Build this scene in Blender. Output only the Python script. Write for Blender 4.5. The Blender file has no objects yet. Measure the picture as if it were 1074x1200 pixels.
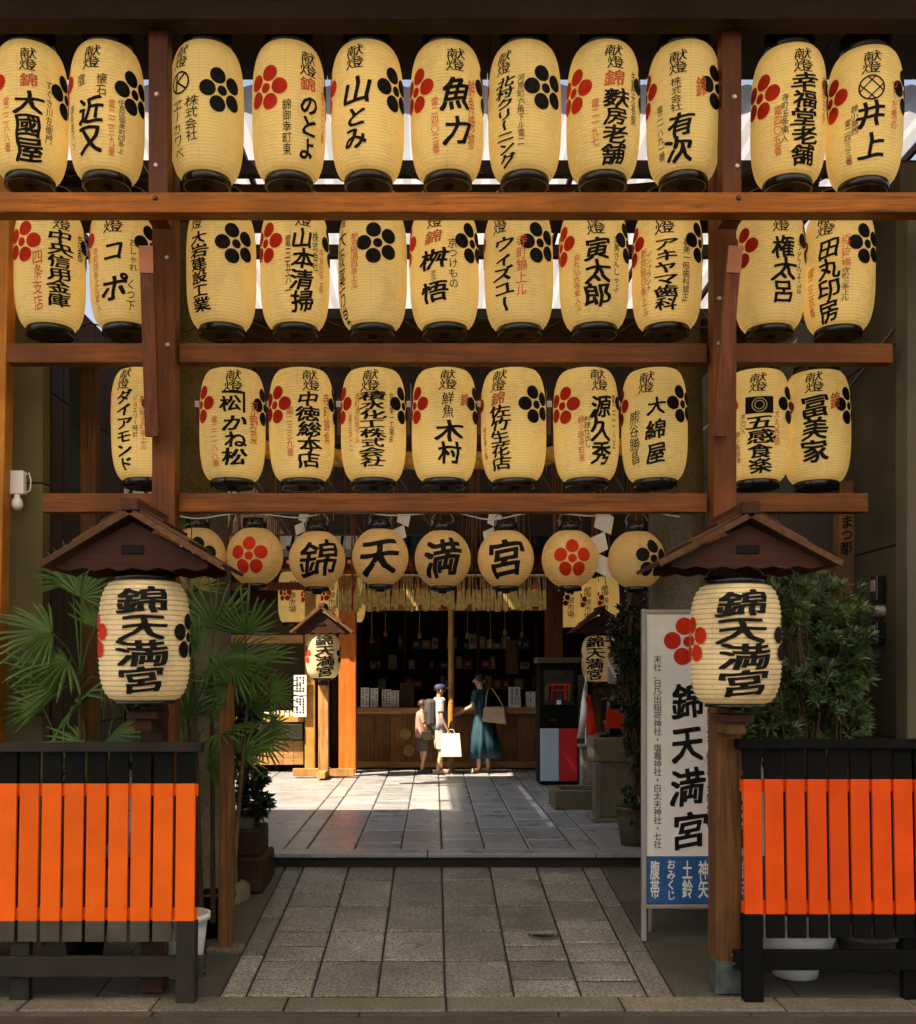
import bpy, bmesh, math, random
from mathutils import Vector, Matrix
random.seed(11)
sc = bpy.context.scene
F = 1250.0            # focal length in photo pixels; the photo's vanishing point of the courtyard is (509, 787)
CX, CY, EYE = 509.0, 787.0, 1.6
# ---------------------------------------------------------------- camera, light, exposure
cam_d = bpy.data.cameras.new('camera'); cam = bpy.data.objects.new('camera', cam_d)
sc.collection.objects.link(cam); sc.camera = cam
cam.location = (0, 0, EYE); cam.rotation_euler = (math.radians(90), 0, 0)
cam_d.sensor_fit = 'VERTICAL'; cam_d.sensor_height = 36; cam_d.lens = 36*F/1200
cam_d.shift_x = (537-CX)/1200; cam_d.shift_y = (CY-600)/1200
cam_d.clip_start = 0.05; cam_d.clip_end = 2000
SUN = Vector((-.50, -.35, .80)).normalized()
w = bpy.data.worlds.new('World'); sc.world = w; w.use_nodes = True
nt = w.node_tree; nt.nodes.clear()
sky = nt.nodes.new('ShaderNodeTexSky'); sky.sky_type = 'NISHITA'; sky.sun_disc = False
sky.sun_elevation = math.asin(SUN.z); sky.sun_rotation = math.atan2(SUN.x, SUN.y)
sky.dust_density = 3.0; sky.air_density = 1.0
hs = nt.nodes.new('ShaderNodeHueSaturation'); hs.inputs['Saturation'].default_value = .60
bg = nt.nodes.new('ShaderNodeBackground'); bg.inputs['Strength'].default_value = .07
wo = nt.nodes.new('ShaderNodeOutputWorld')
nt.links.new(sky.outputs[0], hs.inputs['Color']); nt.links.new(hs.outputs[0], bg.inputs['Color']); nt.links.new(bg.outputs[0], wo.inputs[0])
sl = bpy.data.lights.new('sun', 'SUN'); sl.energy = 5.0; sl.angle = math.radians(.5); sl.color = (1, .80, .56)
so = bpy.data.objects.new('sun', sl); sc.collection.objects.link(so)
so.rotation_euler = SUN.to_track_quat('Z', 'Y').to_euler(); so.location = (-6, -6, 14)
sc.view_settings.view_transform = 'Standard'; sc.view_settings.look = 'None'
sc.view_settings.exposure = 1.73; sc.view_settings.gamma = 1; sc.view_settings.use_curve_mapping = False
sc.render.engine = 'CYCLES'
sc.cycles.use_denoising = True
sc.cycles.max_bounces = 7; sc.cycles.diffuse_bounces = 4; sc.cycles.transmission_bounces = 6; sc.cycles.glossy_bounces = 3
sc.cycles.sample_clamp_indirect = 6; sc.cycles.caustics_reflective = False; sc.cycles.caustics_refractive = False

# ---------------------------------------------------------------- helpers
COL = sc.collection
def W(px, py, Y):                      # where a point seen at photo pixel (px, py) stands when it is Y metres away
    return Vector(((px-CX)*Y/F, Y, EYE-(py-CY)*Y/F))
def WX(px, Y): return (px-CX)*Y/F
def WZ(py, Y): return EYE-(py-CY)*Y/F
def ramp_z(Y): return EYE-(1.98-.0904*(Y-6.5))

def tag(o, label=None, cat=None, group=None, kind=None):
    if label: o['label'] = label
    if cat: o['category'] = cat
    if group: o['group'] = group
    if kind: o['kind'] = kind
    return o
def thing(name, loc, label, cat, group=None, rz=0):
    o = bpy.data.objects.new(name, None); COL.objects.link(o); o.location = loc; o.rotation_euler = (0, 0, rz)
    o.empty_display_size = .1
    return tag(o, label, cat, group)

def rotm(rx=0, ry=0, rz=0):
    return Matrix.Rotation(rz, 3, 'Z') @ Matrix.Rotation(ry, 3, 'Y') @ Matrix.Rotation(rx, 3, 'X')
class MB:
    def __init__(s): s.v = []; s.f = []; s.m = []; s.mi = 0; s.sm = []
    def add(s, vs, fs, smooth=False):
        n = len(s.v); s.v += [tuple(v) for v in vs]
        for f in fs: s.f.append(tuple(i+n for i in f)); s.m.append(s.mi); s.sm.append(smooth)
        return s
    def mat(s, i): s.mi = i; return s
    def box(s, c, d, r=(0, 0, 0)):
        R = rotm(*r); c = Vector(c); hx, hy, hz = d[0]/2, d[1]/2, d[2]/2
        vs = [c + R @ Vector((x*hx, y*hy, z*hz)) for x in (-1, 1) for y in (-1, 1) for z in (-1, 1)]
        return s.add(vs, [(0, 1, 3, 2), (4, 6, 7, 5), (0, 4, 5, 1), (2, 3, 7, 6), (0, 2, 6, 4), (1, 5, 7, 3)])
    def bb(s, x0, x1, y0, y1, z0, z1):
        return s.box(((x0+x1)/2, (y0+y1)/2, (z0+z1)/2), (abs(x1-x0), abs(y1-y0), abs(z1-z0)))
    def bar(s, a, b, wx, wy, up=Vector((0, -1, 0))):   # square bar from a to b
        a, b = Vector(a), Vector(b); d = (b-a).normalized(); u = d.cross(up)
        if u.length < 1e-4: u = d.cross(Vector((1, 0, 0)))
        u.normalize(); n = u.cross(d).normalized()
        vs = [p + u*i*wx/2 + n*j*wy/2 for p in (a, b) for i, j in ((-1, -1), (1, -1), (1, 1), (-1, 1))]
        return s.add(vs, [(0, 1, 2, 3), (7, 6, 5, 4), (0, 4, 5, 1), (1, 5, 6, 2), (2, 6, 7, 3), (3, 7, 4, 0)])
    def tube(s, pts, rad, n=8, caps=True):
        pts = [Vector(p) for p in pts]; k = len(pts)
        if not hasattr(rad, '__len__'): rad = [rad]*k
        vs = []; prev = None
        for i, p in enumerate(pts):
            t = (pts[min(i+1, k-1)]-pts[max(i-1, 0)]).normalized()
            if prev is None:
                u = t.cross(Vector((0, 0, 1)))
                if u.length < 1e-3: u = t.cross(Vector((0, 1, 0)))
            else: u = prev - t*prev.dot(t)
            u.normalize(); prev = u; b = t.cross(u)
            for j in range(n):
                a = 2*math.pi*j/n; vs.append(p + (u*math.cos(a)+b*math.sin(a))*rad[i])
        fs = [(i*n+j, i*n+(j+1) % n, (i+1)*n+(j+1) % n, (i+1)*n+j) for i in range(k-1) for j in range(n)]
        s.add(vs, fs, True)
        if caps:
            s.add(vs[:n], [tuple(range(n-1, -1, -1))]); s.add(vs[-n:], [tuple(range(n))])
        return s
    def lathe(s, prof, c=(0, 0, 0), n=32, smooth=True, sx=1, sy=1):
        c = Vector(c); vs = []; k = len(prof)
        for r, z in prof:
            for j in range(n):
                a = 2*math.pi*j/n; vs.append(c + Vector((r*sx*math.cos(a), r*sy*math.sin(a), z)))
        fs = [(i*n+j, i*n+(j+1) % n, (i+1)*n+(j+1) % n, (i+1)*n+j) for i in range(k-1) for j in range(n)]
        return s.add(vs, fs, smooth)
    def prism(s, poly, y0, y1):        # polygon in x,z pushed along y
        n = len(poly)
        vs = [(x, y0, z) for x, z in poly] + [(x, y1, z) for x, z in poly]
        fs = [tuple(range(n)), tuple(range(2*n-1, n-1, -1))] + [(i, i+n, (i+1) % n+n, (i+1) % n) for i in range(n)]
        return s.add(vs, fs)
    def mesh(s, name, mats):
        me = bpy.data.meshes.new(name); me.from_pydata(s.v, [], s.f)
        for m in (mats if isinstance(mats, (list, tuple)) else [mats]): me.materials.append(m)
        me.polygons.foreach_set('material_index', s.m); me.polygons.foreach_set('use_smooth', s.sm)
        me.update(); return me
    def build(s, name, mats, parent=None, bevel=0, loc=None):
        return link(name, s.mesh(name, mats), parent, bevel, loc)
def link(name, me, parent=None, bevel=0, loc=None):
    o = bpy.data.objects.new(name, me); COL.objects.link(o)
    if parent: o.parent = parent
    if loc is not None: o.location = loc
    if bevel:
        b = o.modifiers.new('bevel', 'BEVEL'); b.width = bevel; b.segments = 2; b.limit_method = 'ANGLE'; b.angle_limit = .7
    return o

# ---------------------------------------------------------------- materials
def nodes(name):
    m = bpy.data.materials.new(name); m.use_nodes = True; t = m.node_tree
    return m, t, t.nodes['Principled BSDF']
def N(t, typ, **kw):
    n = t.nodes.new(typ)
    for k, v in kw.items():
        if k in n.inputs: n.inputs[k].default_value = v
        else: setattr(n, k, v)
    return n
def coords(t, scale=(1, 1, 1), obj_random=True):
    tc = N(t, 'ShaderNodeTexCoord'); mp = N(t, 'ShaderNodeMapping'); mp.inputs['Scale'].default_value = scale
    t.links.new(tc.outputs['Object'], mp.inputs[0])
    if obj_random:
        oi = N(t, 'ShaderNodeObjectInfo'); mu = N(t, 'ShaderNodeVectorMath', operation='SCALE'); mu.inputs['Scale'].default_value = 37
        cb = N(t, 'ShaderNodeCombineXYZ')
        for i in range(3): t.links.new(oi.outputs['Random'], cb.inputs[i])
        t.links.new(cb.outputs[0], mu.inputs[0]); t.links.new(mu.outputs[0], mp.inputs['Location'])
    return mp.outputs[0]
def ramp(t, fac, stops):
    r = N(t, 'ShaderNodeValToRGB'); e = r.color_ramp.elements
    while len(e) < len(stops): e.new(.5)
    for i, (p, c) in enumerate(stops): e[i].position = p; e[i].color = (*c, 1)
    t.links.new(fac, r.inputs[0]); return r.outputs[0]
def bump(t, b, h, strength=.3, dist=.01):
    n = N(t, 'ShaderNodeBump', Strength=strength, Distance=dist); t.links.new(h, n.inputs['Height']); t.links.new(n.outputs[0], b.inputs['Normal'])
def mul(c, k): return tuple(min(1, x*k) for x in c)
def plain(name, col, rough=.6, var=.25, scale=6, bmp=.15, metal=0, spec=.5, bs=40, rnd=0):
    m, t, b = nodes(name); b.inputs['Roughness'].default_value = rough; b.inputs['Metallic'].default_value = metal
    b.inputs['Specular IOR Level'].default_value = spec
    n = N(t, 'ShaderNodeTexNoise', Scale=scale, Detail=5.0); t.links.new(coords(t), n.inputs['Vector'])
    c_ = ramp(t, n.outputs[0], [(.3, mul(col, 1-var)), (.7, mul(col, 1+var))])
    if rnd:                                    # boards weather differently; small chips and scuffs
        hv = N(t, 'ShaderNodeHueSaturation'); oi = N(t, 'ShaderNodeObjectInfo'); mr = N(t, 'ShaderNodeMapRange'); mr.inputs['To Min'].default_value = 1-rnd; mr.inputs['To Max'].default_value = 1+rnd*.5
        t.links.new(oi.outputs['Random'], mr.inputs[0]); t.links.new(mr.outputs[0], hv.inputs['Value']); t.links.new(c_, hv.inputs['Color'])
        nc = N(t, 'ShaderNodeTexNoise', Scale=9.0, Detail=9.0, Roughness=.75); t.links.new(coords(t, (3.5, 3.5, .8)), nc.inputs['Vector'])
        fc = ramp(t, nc.outputs[0], [(.60, (0, 0, 0)), (.72, (.6, .6, .6))]); mc = N(t, 'ShaderNodeMix', data_type='RGBA'); t.links.new(fc, mc.inputs['Factor'])
        t.links.new(hv.outputs[0], mc.inputs['A']); mc.inputs['B'].default_value = (*mul(col, .35), 1); c_ = mc.outputs['Result']
    t.links.new(c_, b.inputs['Base Color'])
    if bmp:
        n2 = N(t, 'ShaderNodeTexNoise', Scale=bs, Detail=4.0); t.links.new(coords(t), n2.inputs['Vector']); bump(t, b, n2.outputs[0], bmp, .004)
    return m
def wood(name, col, axis='x', rough=.55, contrast=.45, worn=None):
    m, t, b = nodes(name); b.inputs['Roughness'].default_value = rough; b.inputs['Specular IOR Level'].default_value = .22
    sc_ = {'x': (1.2, 22, 22), 'y': (22, 1.2, 22), 'z': (22, 22, 1.2)}[axis]
    v = coords(t, sc_)
    n = N(t, 'ShaderNodeTexNoise', Scale=1.6, Detail=8.0, Roughness=.65, Distortion=.6); t.links.new(v, n.inputs['Vector'])
    c1 = ramp(t, n.outputs[0], [(.30, mul(col, max(.15, 1-contrast*1.4))), (.5, col), (.70, mul(col, 1+contrast*1.15))])
    n3 = N(t, 'ShaderNodeTexNoise', Scale=2.2, Detail=4.0); t.links.new(coords(t, (1, 1, 1)), n3.inputs['Vector'])
    f = ramp(t, n3.outputs[0], [(.42, (0, 0, 0)), (.72, (1, 1, 1))])
    mx = N(t, 'ShaderNodeMix', data_type='RGBA'); t.links.new(f, mx.inputs['Factor']); t.links.new(c1, mx.inputs['A'])
    mx.inputs['B'].default_value = (*(worn or mul(col, .55)), 1)
    hv = N(t, 'ShaderNodeHueSaturation'); oi = N(t, 'ShaderNodeObjectInfo'); mr = N(t, 'ShaderNodeMapRange'); mr.inputs['To Min'].default_value = .80; mr.inputs['To Max'].default_value = 1.18
    t.links.new(oi.outputs['Random'], mr.inputs[0]); t.links.new(mr.outputs[0], hv.inputs['Value']); t.links.new(mx.outputs['Result'], hv.inputs['Color'])
    t.links.new(hv.outputs[0], b.inputs['Base Color'])
    bump(t, b, n.outputs[0], .6, .006)
    rr = ramp(t, n.outputs[0], [(.3, (rough-.12,)*3), (.7, (rough+.2,)*3)]); t.links.new(rr, b.inputs['Roughness'])
    return m
def paper(name, col, trans=.35, emit=0, ecol=None, ribs=0, tone=.10):
    m, t, b = nodes(name); b.inputs['Roughness'].default_value = .75; b.inputs['Specular IOR Level'].default_value = .25
    n = N(t, 'ShaderNodeTexNoise', Scale=5.0, Detail=5.0); t.links.new(coords(t, (1, 1, .5)), n.inputs['Vector'])
    n2 = N(t, 'ShaderNodeTexNoise', Scale=60.0, Detail=3.0); t.links.new(coords(t, (.3, .3, 1.5)), n2.inputs['Vector'])
    add = N(t, 'ShaderNodeMath', operation='ADD'); t.links.new(n.outputs[0], add.inputs[0])
    sc2 = N(t, 'ShaderNodeMath', operation='MULTIPLY'); sc2.inputs[1].default_value = .5; t.links.new(n2.outputs[0], sc2.inputs[0]); t.links.new(sc2.outputs[0], add.inputs[1])
    c = ramp(t, add.outputs[0], [(.5, mul(col, 1-2*tone)), (.8, mul(col, 1+tone))])
    oi = N(t, 'ShaderNodeObjectInfo'); hv = N(t, 'ShaderNodeHueSaturation')
    mr = N(t, 'ShaderNodeMapRange'); mr.inputs['To Min'].default_value = .84; mr.inputs['To Max'].default_value = 1.08
    t.links.new(oi.outputs['Random'], mr.inputs[0]); t.links.new(mr.outputs[0], hv.inputs['Value']); t.links.new(c, hv.inputs['Color']); c = hv.outputs[0]
    if ribs:                                    # bamboo hoops through paper plus shade in rib valleys, put into the colour, wavering
        tc = N(t, 'ShaderNodeTexCoord'); sp = N(t, 'ShaderNodeSeparateXYZ'); t.links.new(tc.outputs['Object'], sp.inputs[0])
        nw = N(t, 'ShaderNodeTexNoise', Scale=7.0, Detail=2.0); t.links.new(coords(t), nw.inputs['Vector'])
        wv = N(t, 'ShaderNodeMath', operation='MULTIPLY_ADD'); wv.inputs[1].default_value = ribs[3]; t.links.new(nw.outputs[0], wv.inputs[0]); t.links.new(sp.outputs[2], wv.inputs[2])
        ad = N(t, 'ShaderNodeMath', operation='ADD'); ad.inputs[1].default_value = ribs[0]; t.links.new(wv.outputs[0], ad.inputs[0])
        mm = N(t, 'ShaderNodeMath', operation='MULTIPLY'); mm.inputs[1].default_value = ribs[1]/(2*ribs[0]); t.links.new(ad.outputs[0], mm.inputs[0])
        fr_ = N(t, 'ShaderNodeMath', operation='PINGPONG'); fr_.inputs[1].default_value = .5; t.links.new(mm.outputs[0], fr_.inputs[0])
        lc = ramp(t, fr_.outputs[0], [(.0, (ribs[2],)*3), (.20, (1, 1, 1))])
        m3 = N(t, 'ShaderNodeMix', data_type='RGBA', blend_type='MULTIPLY'); m3.inputs['Factor'].default_value = 1
        t.links.new(c, m3.inputs['A']); t.links.new(lc, m3.inputs['B']); c = m3.outputs['Result']
    if ribs:
        at = N(t, 'ShaderNodeMath', operation='ARCTAN2'); t.links.new(sp.outputs[1], at.inputs[0]); t.links.new(sp.outputs[0], at.inputs[1])
        am = N(t, 'ShaderNodeMath', operation='MULTIPLY'); am.inputs[1].default_value = 8/(2*math.pi); t.links.new(at.outputs[0], am.inputs[0])
        ap = N(t, 'ShaderNodeMath', operation='PINGPONG'); ap.inputs[1].default_value = .5; t.links.new(am.outputs[0], ap.inputs[0])
        sc3 = ramp(t, ap.outputs[0], [(0, (.86, .83, .78)), (.022, (1, 1, 1))])
        m4 = N(t, 'ShaderNodeMix', data_type='RGBA', blend_type='MULTIPLY'); m4.inputs['Factor'].default_value = .8
        t.links.new(c, m4.inputs['A']); t.links.new(sc3, m4.inputs['B']); c = m4.outputs['Result']
    t.links.new(c, b.inputs['Base Color'])
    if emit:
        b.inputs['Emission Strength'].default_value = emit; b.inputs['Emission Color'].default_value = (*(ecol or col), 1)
    bump(t, b, n2.outputs[0], .2, .002)
    out = t.nodes['Material Output']
    tr = N(t, 'ShaderNodeBsdfTranslucent'); t.links.new(c, tr.inputs[0])
    mx = N(t, 'ShaderNodeMixShader'); mx.inputs[0].default_value = trans
    t.links.new(b.outputs[0], mx.inputs[1]); t.links.new(tr.outputs[0], mx.inputs[2]); t.links.new(mx.outputs[0], out.inputs[0])
    return m
def sheet(name, col, trans, stripes=0):
    m, t, b = nodes(name); b.inputs['Roughness'].default_value = .6
    n = N(t, 'ShaderNodeTexNoise', Scale=1.2, Detail=6.0); t.links.new(coords(t), n.inputs['Vector'])
    c = ramp(t, n.outputs[0], [(.3, mul(col, .82)), (.7, col)])
    t.links.new(c, b.inputs['Base Color'])
    tr = N(t, 'ShaderNodeBsdfTranslucent'); t.links.new(c, tr.inputs[0])
    mx = N(t, 'ShaderNodeMixShader'); mx.inputs[0].default_value = trans
    t.links.new(b.outputs[0], mx.inputs[1]); t.links.new(tr.outputs[0], mx.inputs[2]); t.links.new(mx.outputs[0], t.nodes['Material Output'].inputs[0])
    return m
def stone(name, col, rough=.8, speck=.35, bmp=.5, lo=.62, rnd=(.78, 1.22)):
    m, t, b = nodes(name)
    v = coords(t)
    n = N(t, 'ShaderNodeTexNoise', Scale=55.0, Detail=3.0, Roughness=.8); t.links.new(v, n.inputs['Vector'])
    n2 = N(t, 'ShaderNodeTexNoise', Scale=3.0, Detail=6.0, Roughness=.6); t.links.new(v, n2.inputs['Vector'])
    oi = N(t, 'ShaderNodeObjectInfo')
    c1 = ramp(t, n.outputs[0], [(.38, mul(col, 1-speck)), (.5, col), (.62, mul(col, 1+speck))])
    c2 = ramp(t, n2.outputs[0], [(.3, (lo, lo*.98, lo*.93)), (.7, (1.08, 1.08, 1.08))])
    mx = N(t, 'ShaderNodeMix', data_type='RGBA', blend_type='MULTIPLY'); mx.inputs['Factor'].default_value = 1
    t.links.new(c1, mx.inputs['A']); t.links.new(c2, mx.inputs['B'])
    hv = N(t, 'ShaderNodeHueSaturation'); mr = N(t, 'ShaderNodeMapRange'); mr.inputs['To Min'].default_value = rnd[0]; mr.inputs['To Max'].default_value = rnd[1]
    t.links.new(oi.outputs['Random'], mr.inputs[0]); t.links.new(mr.outputs[0], hv.inputs['Value']); t.links.new(mx.outputs['Result'], hv.inputs['Color'])
    t.links.new(hv.outputs[0], b.inputs['Base Color'])
    t.links.new(ramp(t, n2.outputs[0], [(.3, (rough-.15,)*3), (.7, (min(1, rough+.1),)*3)]), b.inputs['Roughness'])
    bump(t, b, n.outputs[0], bmp, .003)
    return m
M = dict(
 ink=plain('ink', (.010, .009, .008), .75, .1, bmp=0, spec=.15), red=plain('red_ink', (.58, .030, .008), .7, .15, bmp=0, spec=.15),
 orange_ink=plain('orange_ink', (.62, .10, .02), .6, .15, bmp=0),
 lacquer=plain('black_lacquer', (.010, .010, .010), .22, .3, bmp=.05), wire=plain('wire', (.25, .24, .22), .4, .2, metal=.8),
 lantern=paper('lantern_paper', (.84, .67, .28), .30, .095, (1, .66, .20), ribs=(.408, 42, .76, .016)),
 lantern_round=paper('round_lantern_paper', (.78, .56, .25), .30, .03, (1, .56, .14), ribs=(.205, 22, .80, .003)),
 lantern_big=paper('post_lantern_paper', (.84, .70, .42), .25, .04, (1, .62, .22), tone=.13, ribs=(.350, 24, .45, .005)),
 rib_big=plain('bamboo_rib', (.30, .19, .07), .6),
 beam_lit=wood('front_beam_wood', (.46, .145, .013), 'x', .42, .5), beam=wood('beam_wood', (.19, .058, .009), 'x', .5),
 post=wood('post_wood', (.150, .044, .008), 'z', .5), brace=wood('brace_wood', (.17, .050, .018), 'z', .45),
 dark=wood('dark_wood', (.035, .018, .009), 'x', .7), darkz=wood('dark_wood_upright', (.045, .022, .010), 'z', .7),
 roof=wood('small_roof_wood', (.075, .028, .012), 'y', .6), gable=wood('gable_wood', (.060, .020, .009), 'x', .6),
 edge=wood('roof_edge_wood', (.13, .062, .028), 'y', .7),
 lpost=wood('lantern_post_wood', (.17, .075, .022), 'z', .6, .6, (.09, .045, .02)), copper=plain('verdigris_copper', (.085, .11, .095), .55, .4, 14, .4, metal=.4),
 vermilion=plain('vermilion_paint', (.80, .080, .002), .5, .12, 3, .2, spec=.2, rnd=.10), vermilion_lit=plain('vermilion_paint_lit', (.90, .135, .003), .5, .12, 3, .2, spec=.2, rnd=.10),  # one fence gets a brighter vermilion, its stronger light put into the colour
 black=plain('black_paint', (.0045, .0045, .004), .7, .3, 5, .1, spec=.12), greyblack=plain('faded_black_paint', (.026, .022, .017), .65, .3, 5, .15, spec=.2),
 orange_post=wood('orange_post_wood', (.55, .21, .025), 'z', .5, .35), sunpillar=wood('vermilion_pillar', (.62, .17, .02), 'z', .55, .35, (.5, .13, .02)),
 counter=wood('counter_wood', (.22, .105, .035), 'z', .6), counter_top=wood('counter_top_wood', (.42, .22, .08), 'x', .5),
 yellow=plain('bamboo_yellow', (.42, .22, .04), .5), straw=plain('straw', (.60, .42, .16), .8, .35, 30), straw_pale=plain('pale_straw', (.90, .64, .24), .8, .3, 20),
 white=plain('white_paint', (.80, .78, .75), .5, .05, bmp=.03), paperw=plain('white_paper', (.80, .78, .74), .8, .06, bmp=.05), blue=plain('blue_panel', (.02, .10, .30), .45, .1, bmp=.02),
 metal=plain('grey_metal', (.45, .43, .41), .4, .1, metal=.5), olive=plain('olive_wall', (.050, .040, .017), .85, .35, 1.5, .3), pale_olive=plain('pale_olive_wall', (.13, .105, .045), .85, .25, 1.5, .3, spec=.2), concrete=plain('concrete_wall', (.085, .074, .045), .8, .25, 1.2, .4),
 stone=stone('granite', (.22, .21, .19)), pave=stone('paving_stone', (.225, .215, .195), .55, .65, .9, .55, (.60, 1.28)), pave2=stone('courtyard_stone', (.29, .315, .35), .36, .20, .35, .84, (.84, 1.10)),
 kerb=stone('kerb_stone', (.165, .15, .115), .8, .4), ground=stone('rough_paving', (.075, .068, .053), .85, .3), joint=stone('joint_mortar', (.016, .015, .013), .9, .2), asphalt=stone('asphalt', (.075, .058, .042), .8, .3),
 rooftile=plain('roof_tile', (.022, .02, .018), .7, .3, spec=.1), torii=stone('torii_stone', (.16, .14, .09), .85, .3), leaf=None)
def leafmat(name, col, tr=.3, tips=None):
    m, t, b = nodes(name); b.inputs['Roughness'].default_value = .42
    n = N(t, 'ShaderNodeTexNoise', Scale=4.0, Detail=3.0); t.links.new(coords(t), n.inputs['Vector'])
    c = ramp(t, n.outputs[0], [(.3, mul(col, .55)), (.6, col), (.8, tips or mul(col, 1.6))]); t.links.new(c, b.inputs['Base Color'])
    tn = N(t, 'ShaderNodeBsdfTranslucent'); t.links.new(c, tn.inputs[0]); mx = N(t, 'ShaderNodeMixShader'); mx.inputs[0].default_value = tr
    t.links.new(b.outputs[0], mx.inputs[1]); t.links.new(tn.outputs[0], mx.inputs[2]); t.links.new(mx.outputs[0], t.nodes['Material Output'].inputs[0])
    return m
M['palm'] = leafmat('palm_leaf', (.10, .20, .035), .4, (.26, .32, .07)); M['palm_dry'] = leafmat('dry_palm_leaf', (.22, .20, .05))  # palm_dry is the yellowed colour of a dry leaf
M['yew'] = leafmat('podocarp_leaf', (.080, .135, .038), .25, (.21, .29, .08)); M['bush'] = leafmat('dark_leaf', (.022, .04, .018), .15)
M['bark'] = wood('bark', (.10, .06, .03), 'z', .8); M['skin'] = plain('skin', (.60, .34, .22), .55, .08); M['hair'] = plain('hair', (.012, .009, .007), .5)
M['bronze'] = plain('bronze', (.04, .035, .03), .3, .3, metal=.7)

# ---------------------------------------------------------------- writing
_g = {}
def _raw(ch, off):
    k = (ch, off)
    if k in _g: return _g[k]
    cu = bpy.data.curves.new('g', 'FONT'); cu.body = ch; cu.size = 1; cu.resolution_u = 2; cu.offset = off; cu.fill_mode = 'FRONT'; cu.dimensions = '2D'
    o = bpy.data.objects.new('g', cu); COL.objects.link(o)
    dg = bpy.context.evaluated_depsgraph_get(); dg.update()
    me = bpy.data.meshes.new_from_object(o.evaluated_get(dg))
    vs = [(v.co.x, v.co.y) for v in me.vertices]; fs = [tuple(p.vertices) for p in me.polygons]
    bpy.data.objects.remove(o); bpy.data.curves.remove(cu); bpy.data.meshes.remove(me)
    _g[k] = (vs, fs); return _g[k]
_ref = _raw('国', 0.0)
_rx = [v[0] for v in _ref[0]]; _ry = [v[1] for v in _ref[0]]
EM = max(max(_rx)-min(_rx), max(_ry)-min(_ry))/.92; MX = (max(_rx)+min(_rx))/2; MY = (max(_ry)+min(_ry))/2
_c = {}
def glyph(ch, weight=.02, cuts=5):
    """one character inside the unit square about (0, 0), cut on a grid so it can follow a curved surface"""
    k = (ch, weight, cuts)
    if k in _c: return _c[k]
    vs, fs = _raw(ch, weight*EM)
    if not vs: _c[k] = ([], []); return _c[k]
    pts = [((x-MX)/EM, (y-MY)/EM) for x, y in vs]
    if ch in 'ー一': pts = [(p[1]*1.0, -p[0]) for p in pts] if ch == 'ー' else pts
    bm = bmesh.new(); bv = [bm.verts.new((x, y, 0)) for x, y in pts]
    for f in fs:
        try: bm.faces.new([bv[i] for i in f])
        except ValueError: pass
    for i in range(1, cuts):
        c = -.5+i/cuts
        for n in ((1, 0, 0), (0, 1, 0)):
            bmesh.ops.bisect_plane(bm, geom=bm.verts[:]+bm.edges[:]+bm.faces[:], plane_co=(c, c, 0), plane_no=n)
    bm.verts.index_update()
    out = ([(v.co.x, v.co.y) for v in bm.verts], [tuple(v.index for v in f.verts) for f in bm.faces]); bm.free()
    _c[k] = out; return out
def BASE_E(mp): return mp.__defaults__[0]
def column(text, sc_, zc, wd, ht, mapper, mb, weight, brush=.0, cuts=4, bold=False):
    """characters of TEXT one under another: centre sc_, zc; width wd, total height ht"""
    n = len(text); h = ht/n
    for i, ch in enumerate(text):
        if ch == ' ': continue
        c0 = zc+ht/2-h*(i+.5)
        vs, fs = glyph(ch, 0 if bold else weight, cuts)
        w2 = weight*1.05
        a = random.uniform(-.05, .05)*brush*2; jx = random.uniform(-.05, .05)*brush; kx = random.uniform(.9, 1.1) if brush else 1
        for ci, (ou, ov) in enumerate(((w2, w2*.8), (-w2, -w2*.8), (w2, -w2*.8), (-w2, w2*.8), (0, 0)) if bold else ((0, 0),)):
          out = []
          for u, v in vs:
            u += ou; v += ov
            if brush:
                u2 = u + .035*brush*math.sin(7*v+i)+a*v; v2 = v + .10*brush*u*.8 + .03*brush*math.sin(6*u+2*i); u, v = u2*kx+jx, v2
            out.append(mapper(sc_+u*wd, c0+v*h) if not ci else mapper(sc_+u*wd, c0+v*h, BASE_E(mapper)+ci*.00012))
          mb.add(out, fs)
def flat_text(text, x, z, wd, ht, y, mb, weight=.02, brush=0, bold=False):
    column(text, x, z, wd, ht, lambda s, q, e=.0001: (s, y-e, q), mb, weight, brush, cuts=1, bold=bold)
def disc(mapper, sx, z, r, mb, rings=3, n=18):
    vs = [mapper(sx, z)]; fs = []
    for k in range(1, rings+1):
        for j in range(n):
            a = 2*math.pi*j/n; vs.append(mapper(sx+r*k/rings*math.cos(a), z+r*k/rings*math.sin(a)))
    for j in range(n): fs.append((0, 1+j, 1+(j+1) % n))
    for k in range(rings-1):
        for j in range(n):
            a = 1+k*n+j; b = 1+k*n+(j+1) % n; fs.append((a, a+n, b+n, b))
    mb.add(vs, fs)
def ringmark(mapper, sx, z, r, t, mb, n=24):
    vs = []
    for j in range(n):
        a = 2*math.pi*j/n
        for q in (r-t, r): vs.append(mapper(sx+q*math.cos(a), z+q*math.sin(a)))
    mb.add(vs, [(2*j, 2*j+1, (2*j+3) % (2*n), (2*j+2) % (2*n)) for j in range(n)])
def stroke(mapper, a, b, t, mb, n=6):
    ax, az = a; bx, bz = b; L = math.hypot(bx-ax, bz-az); nx, nz = -(bz-az)/L*t/2, (bx-ax)/L*t/2; vs = []
    for i in range(n+1):
        f = i/n; x = ax+(bx-ax)*f; z = az+(bz-az)*f; vs += [mapper(x+nx, z+nz), mapper(x-nx, z-nz)]
    mb.add(vs, [(2*i, 2*i+1, 2*i+3, 2*i+2) for i in range(n)])
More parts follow.
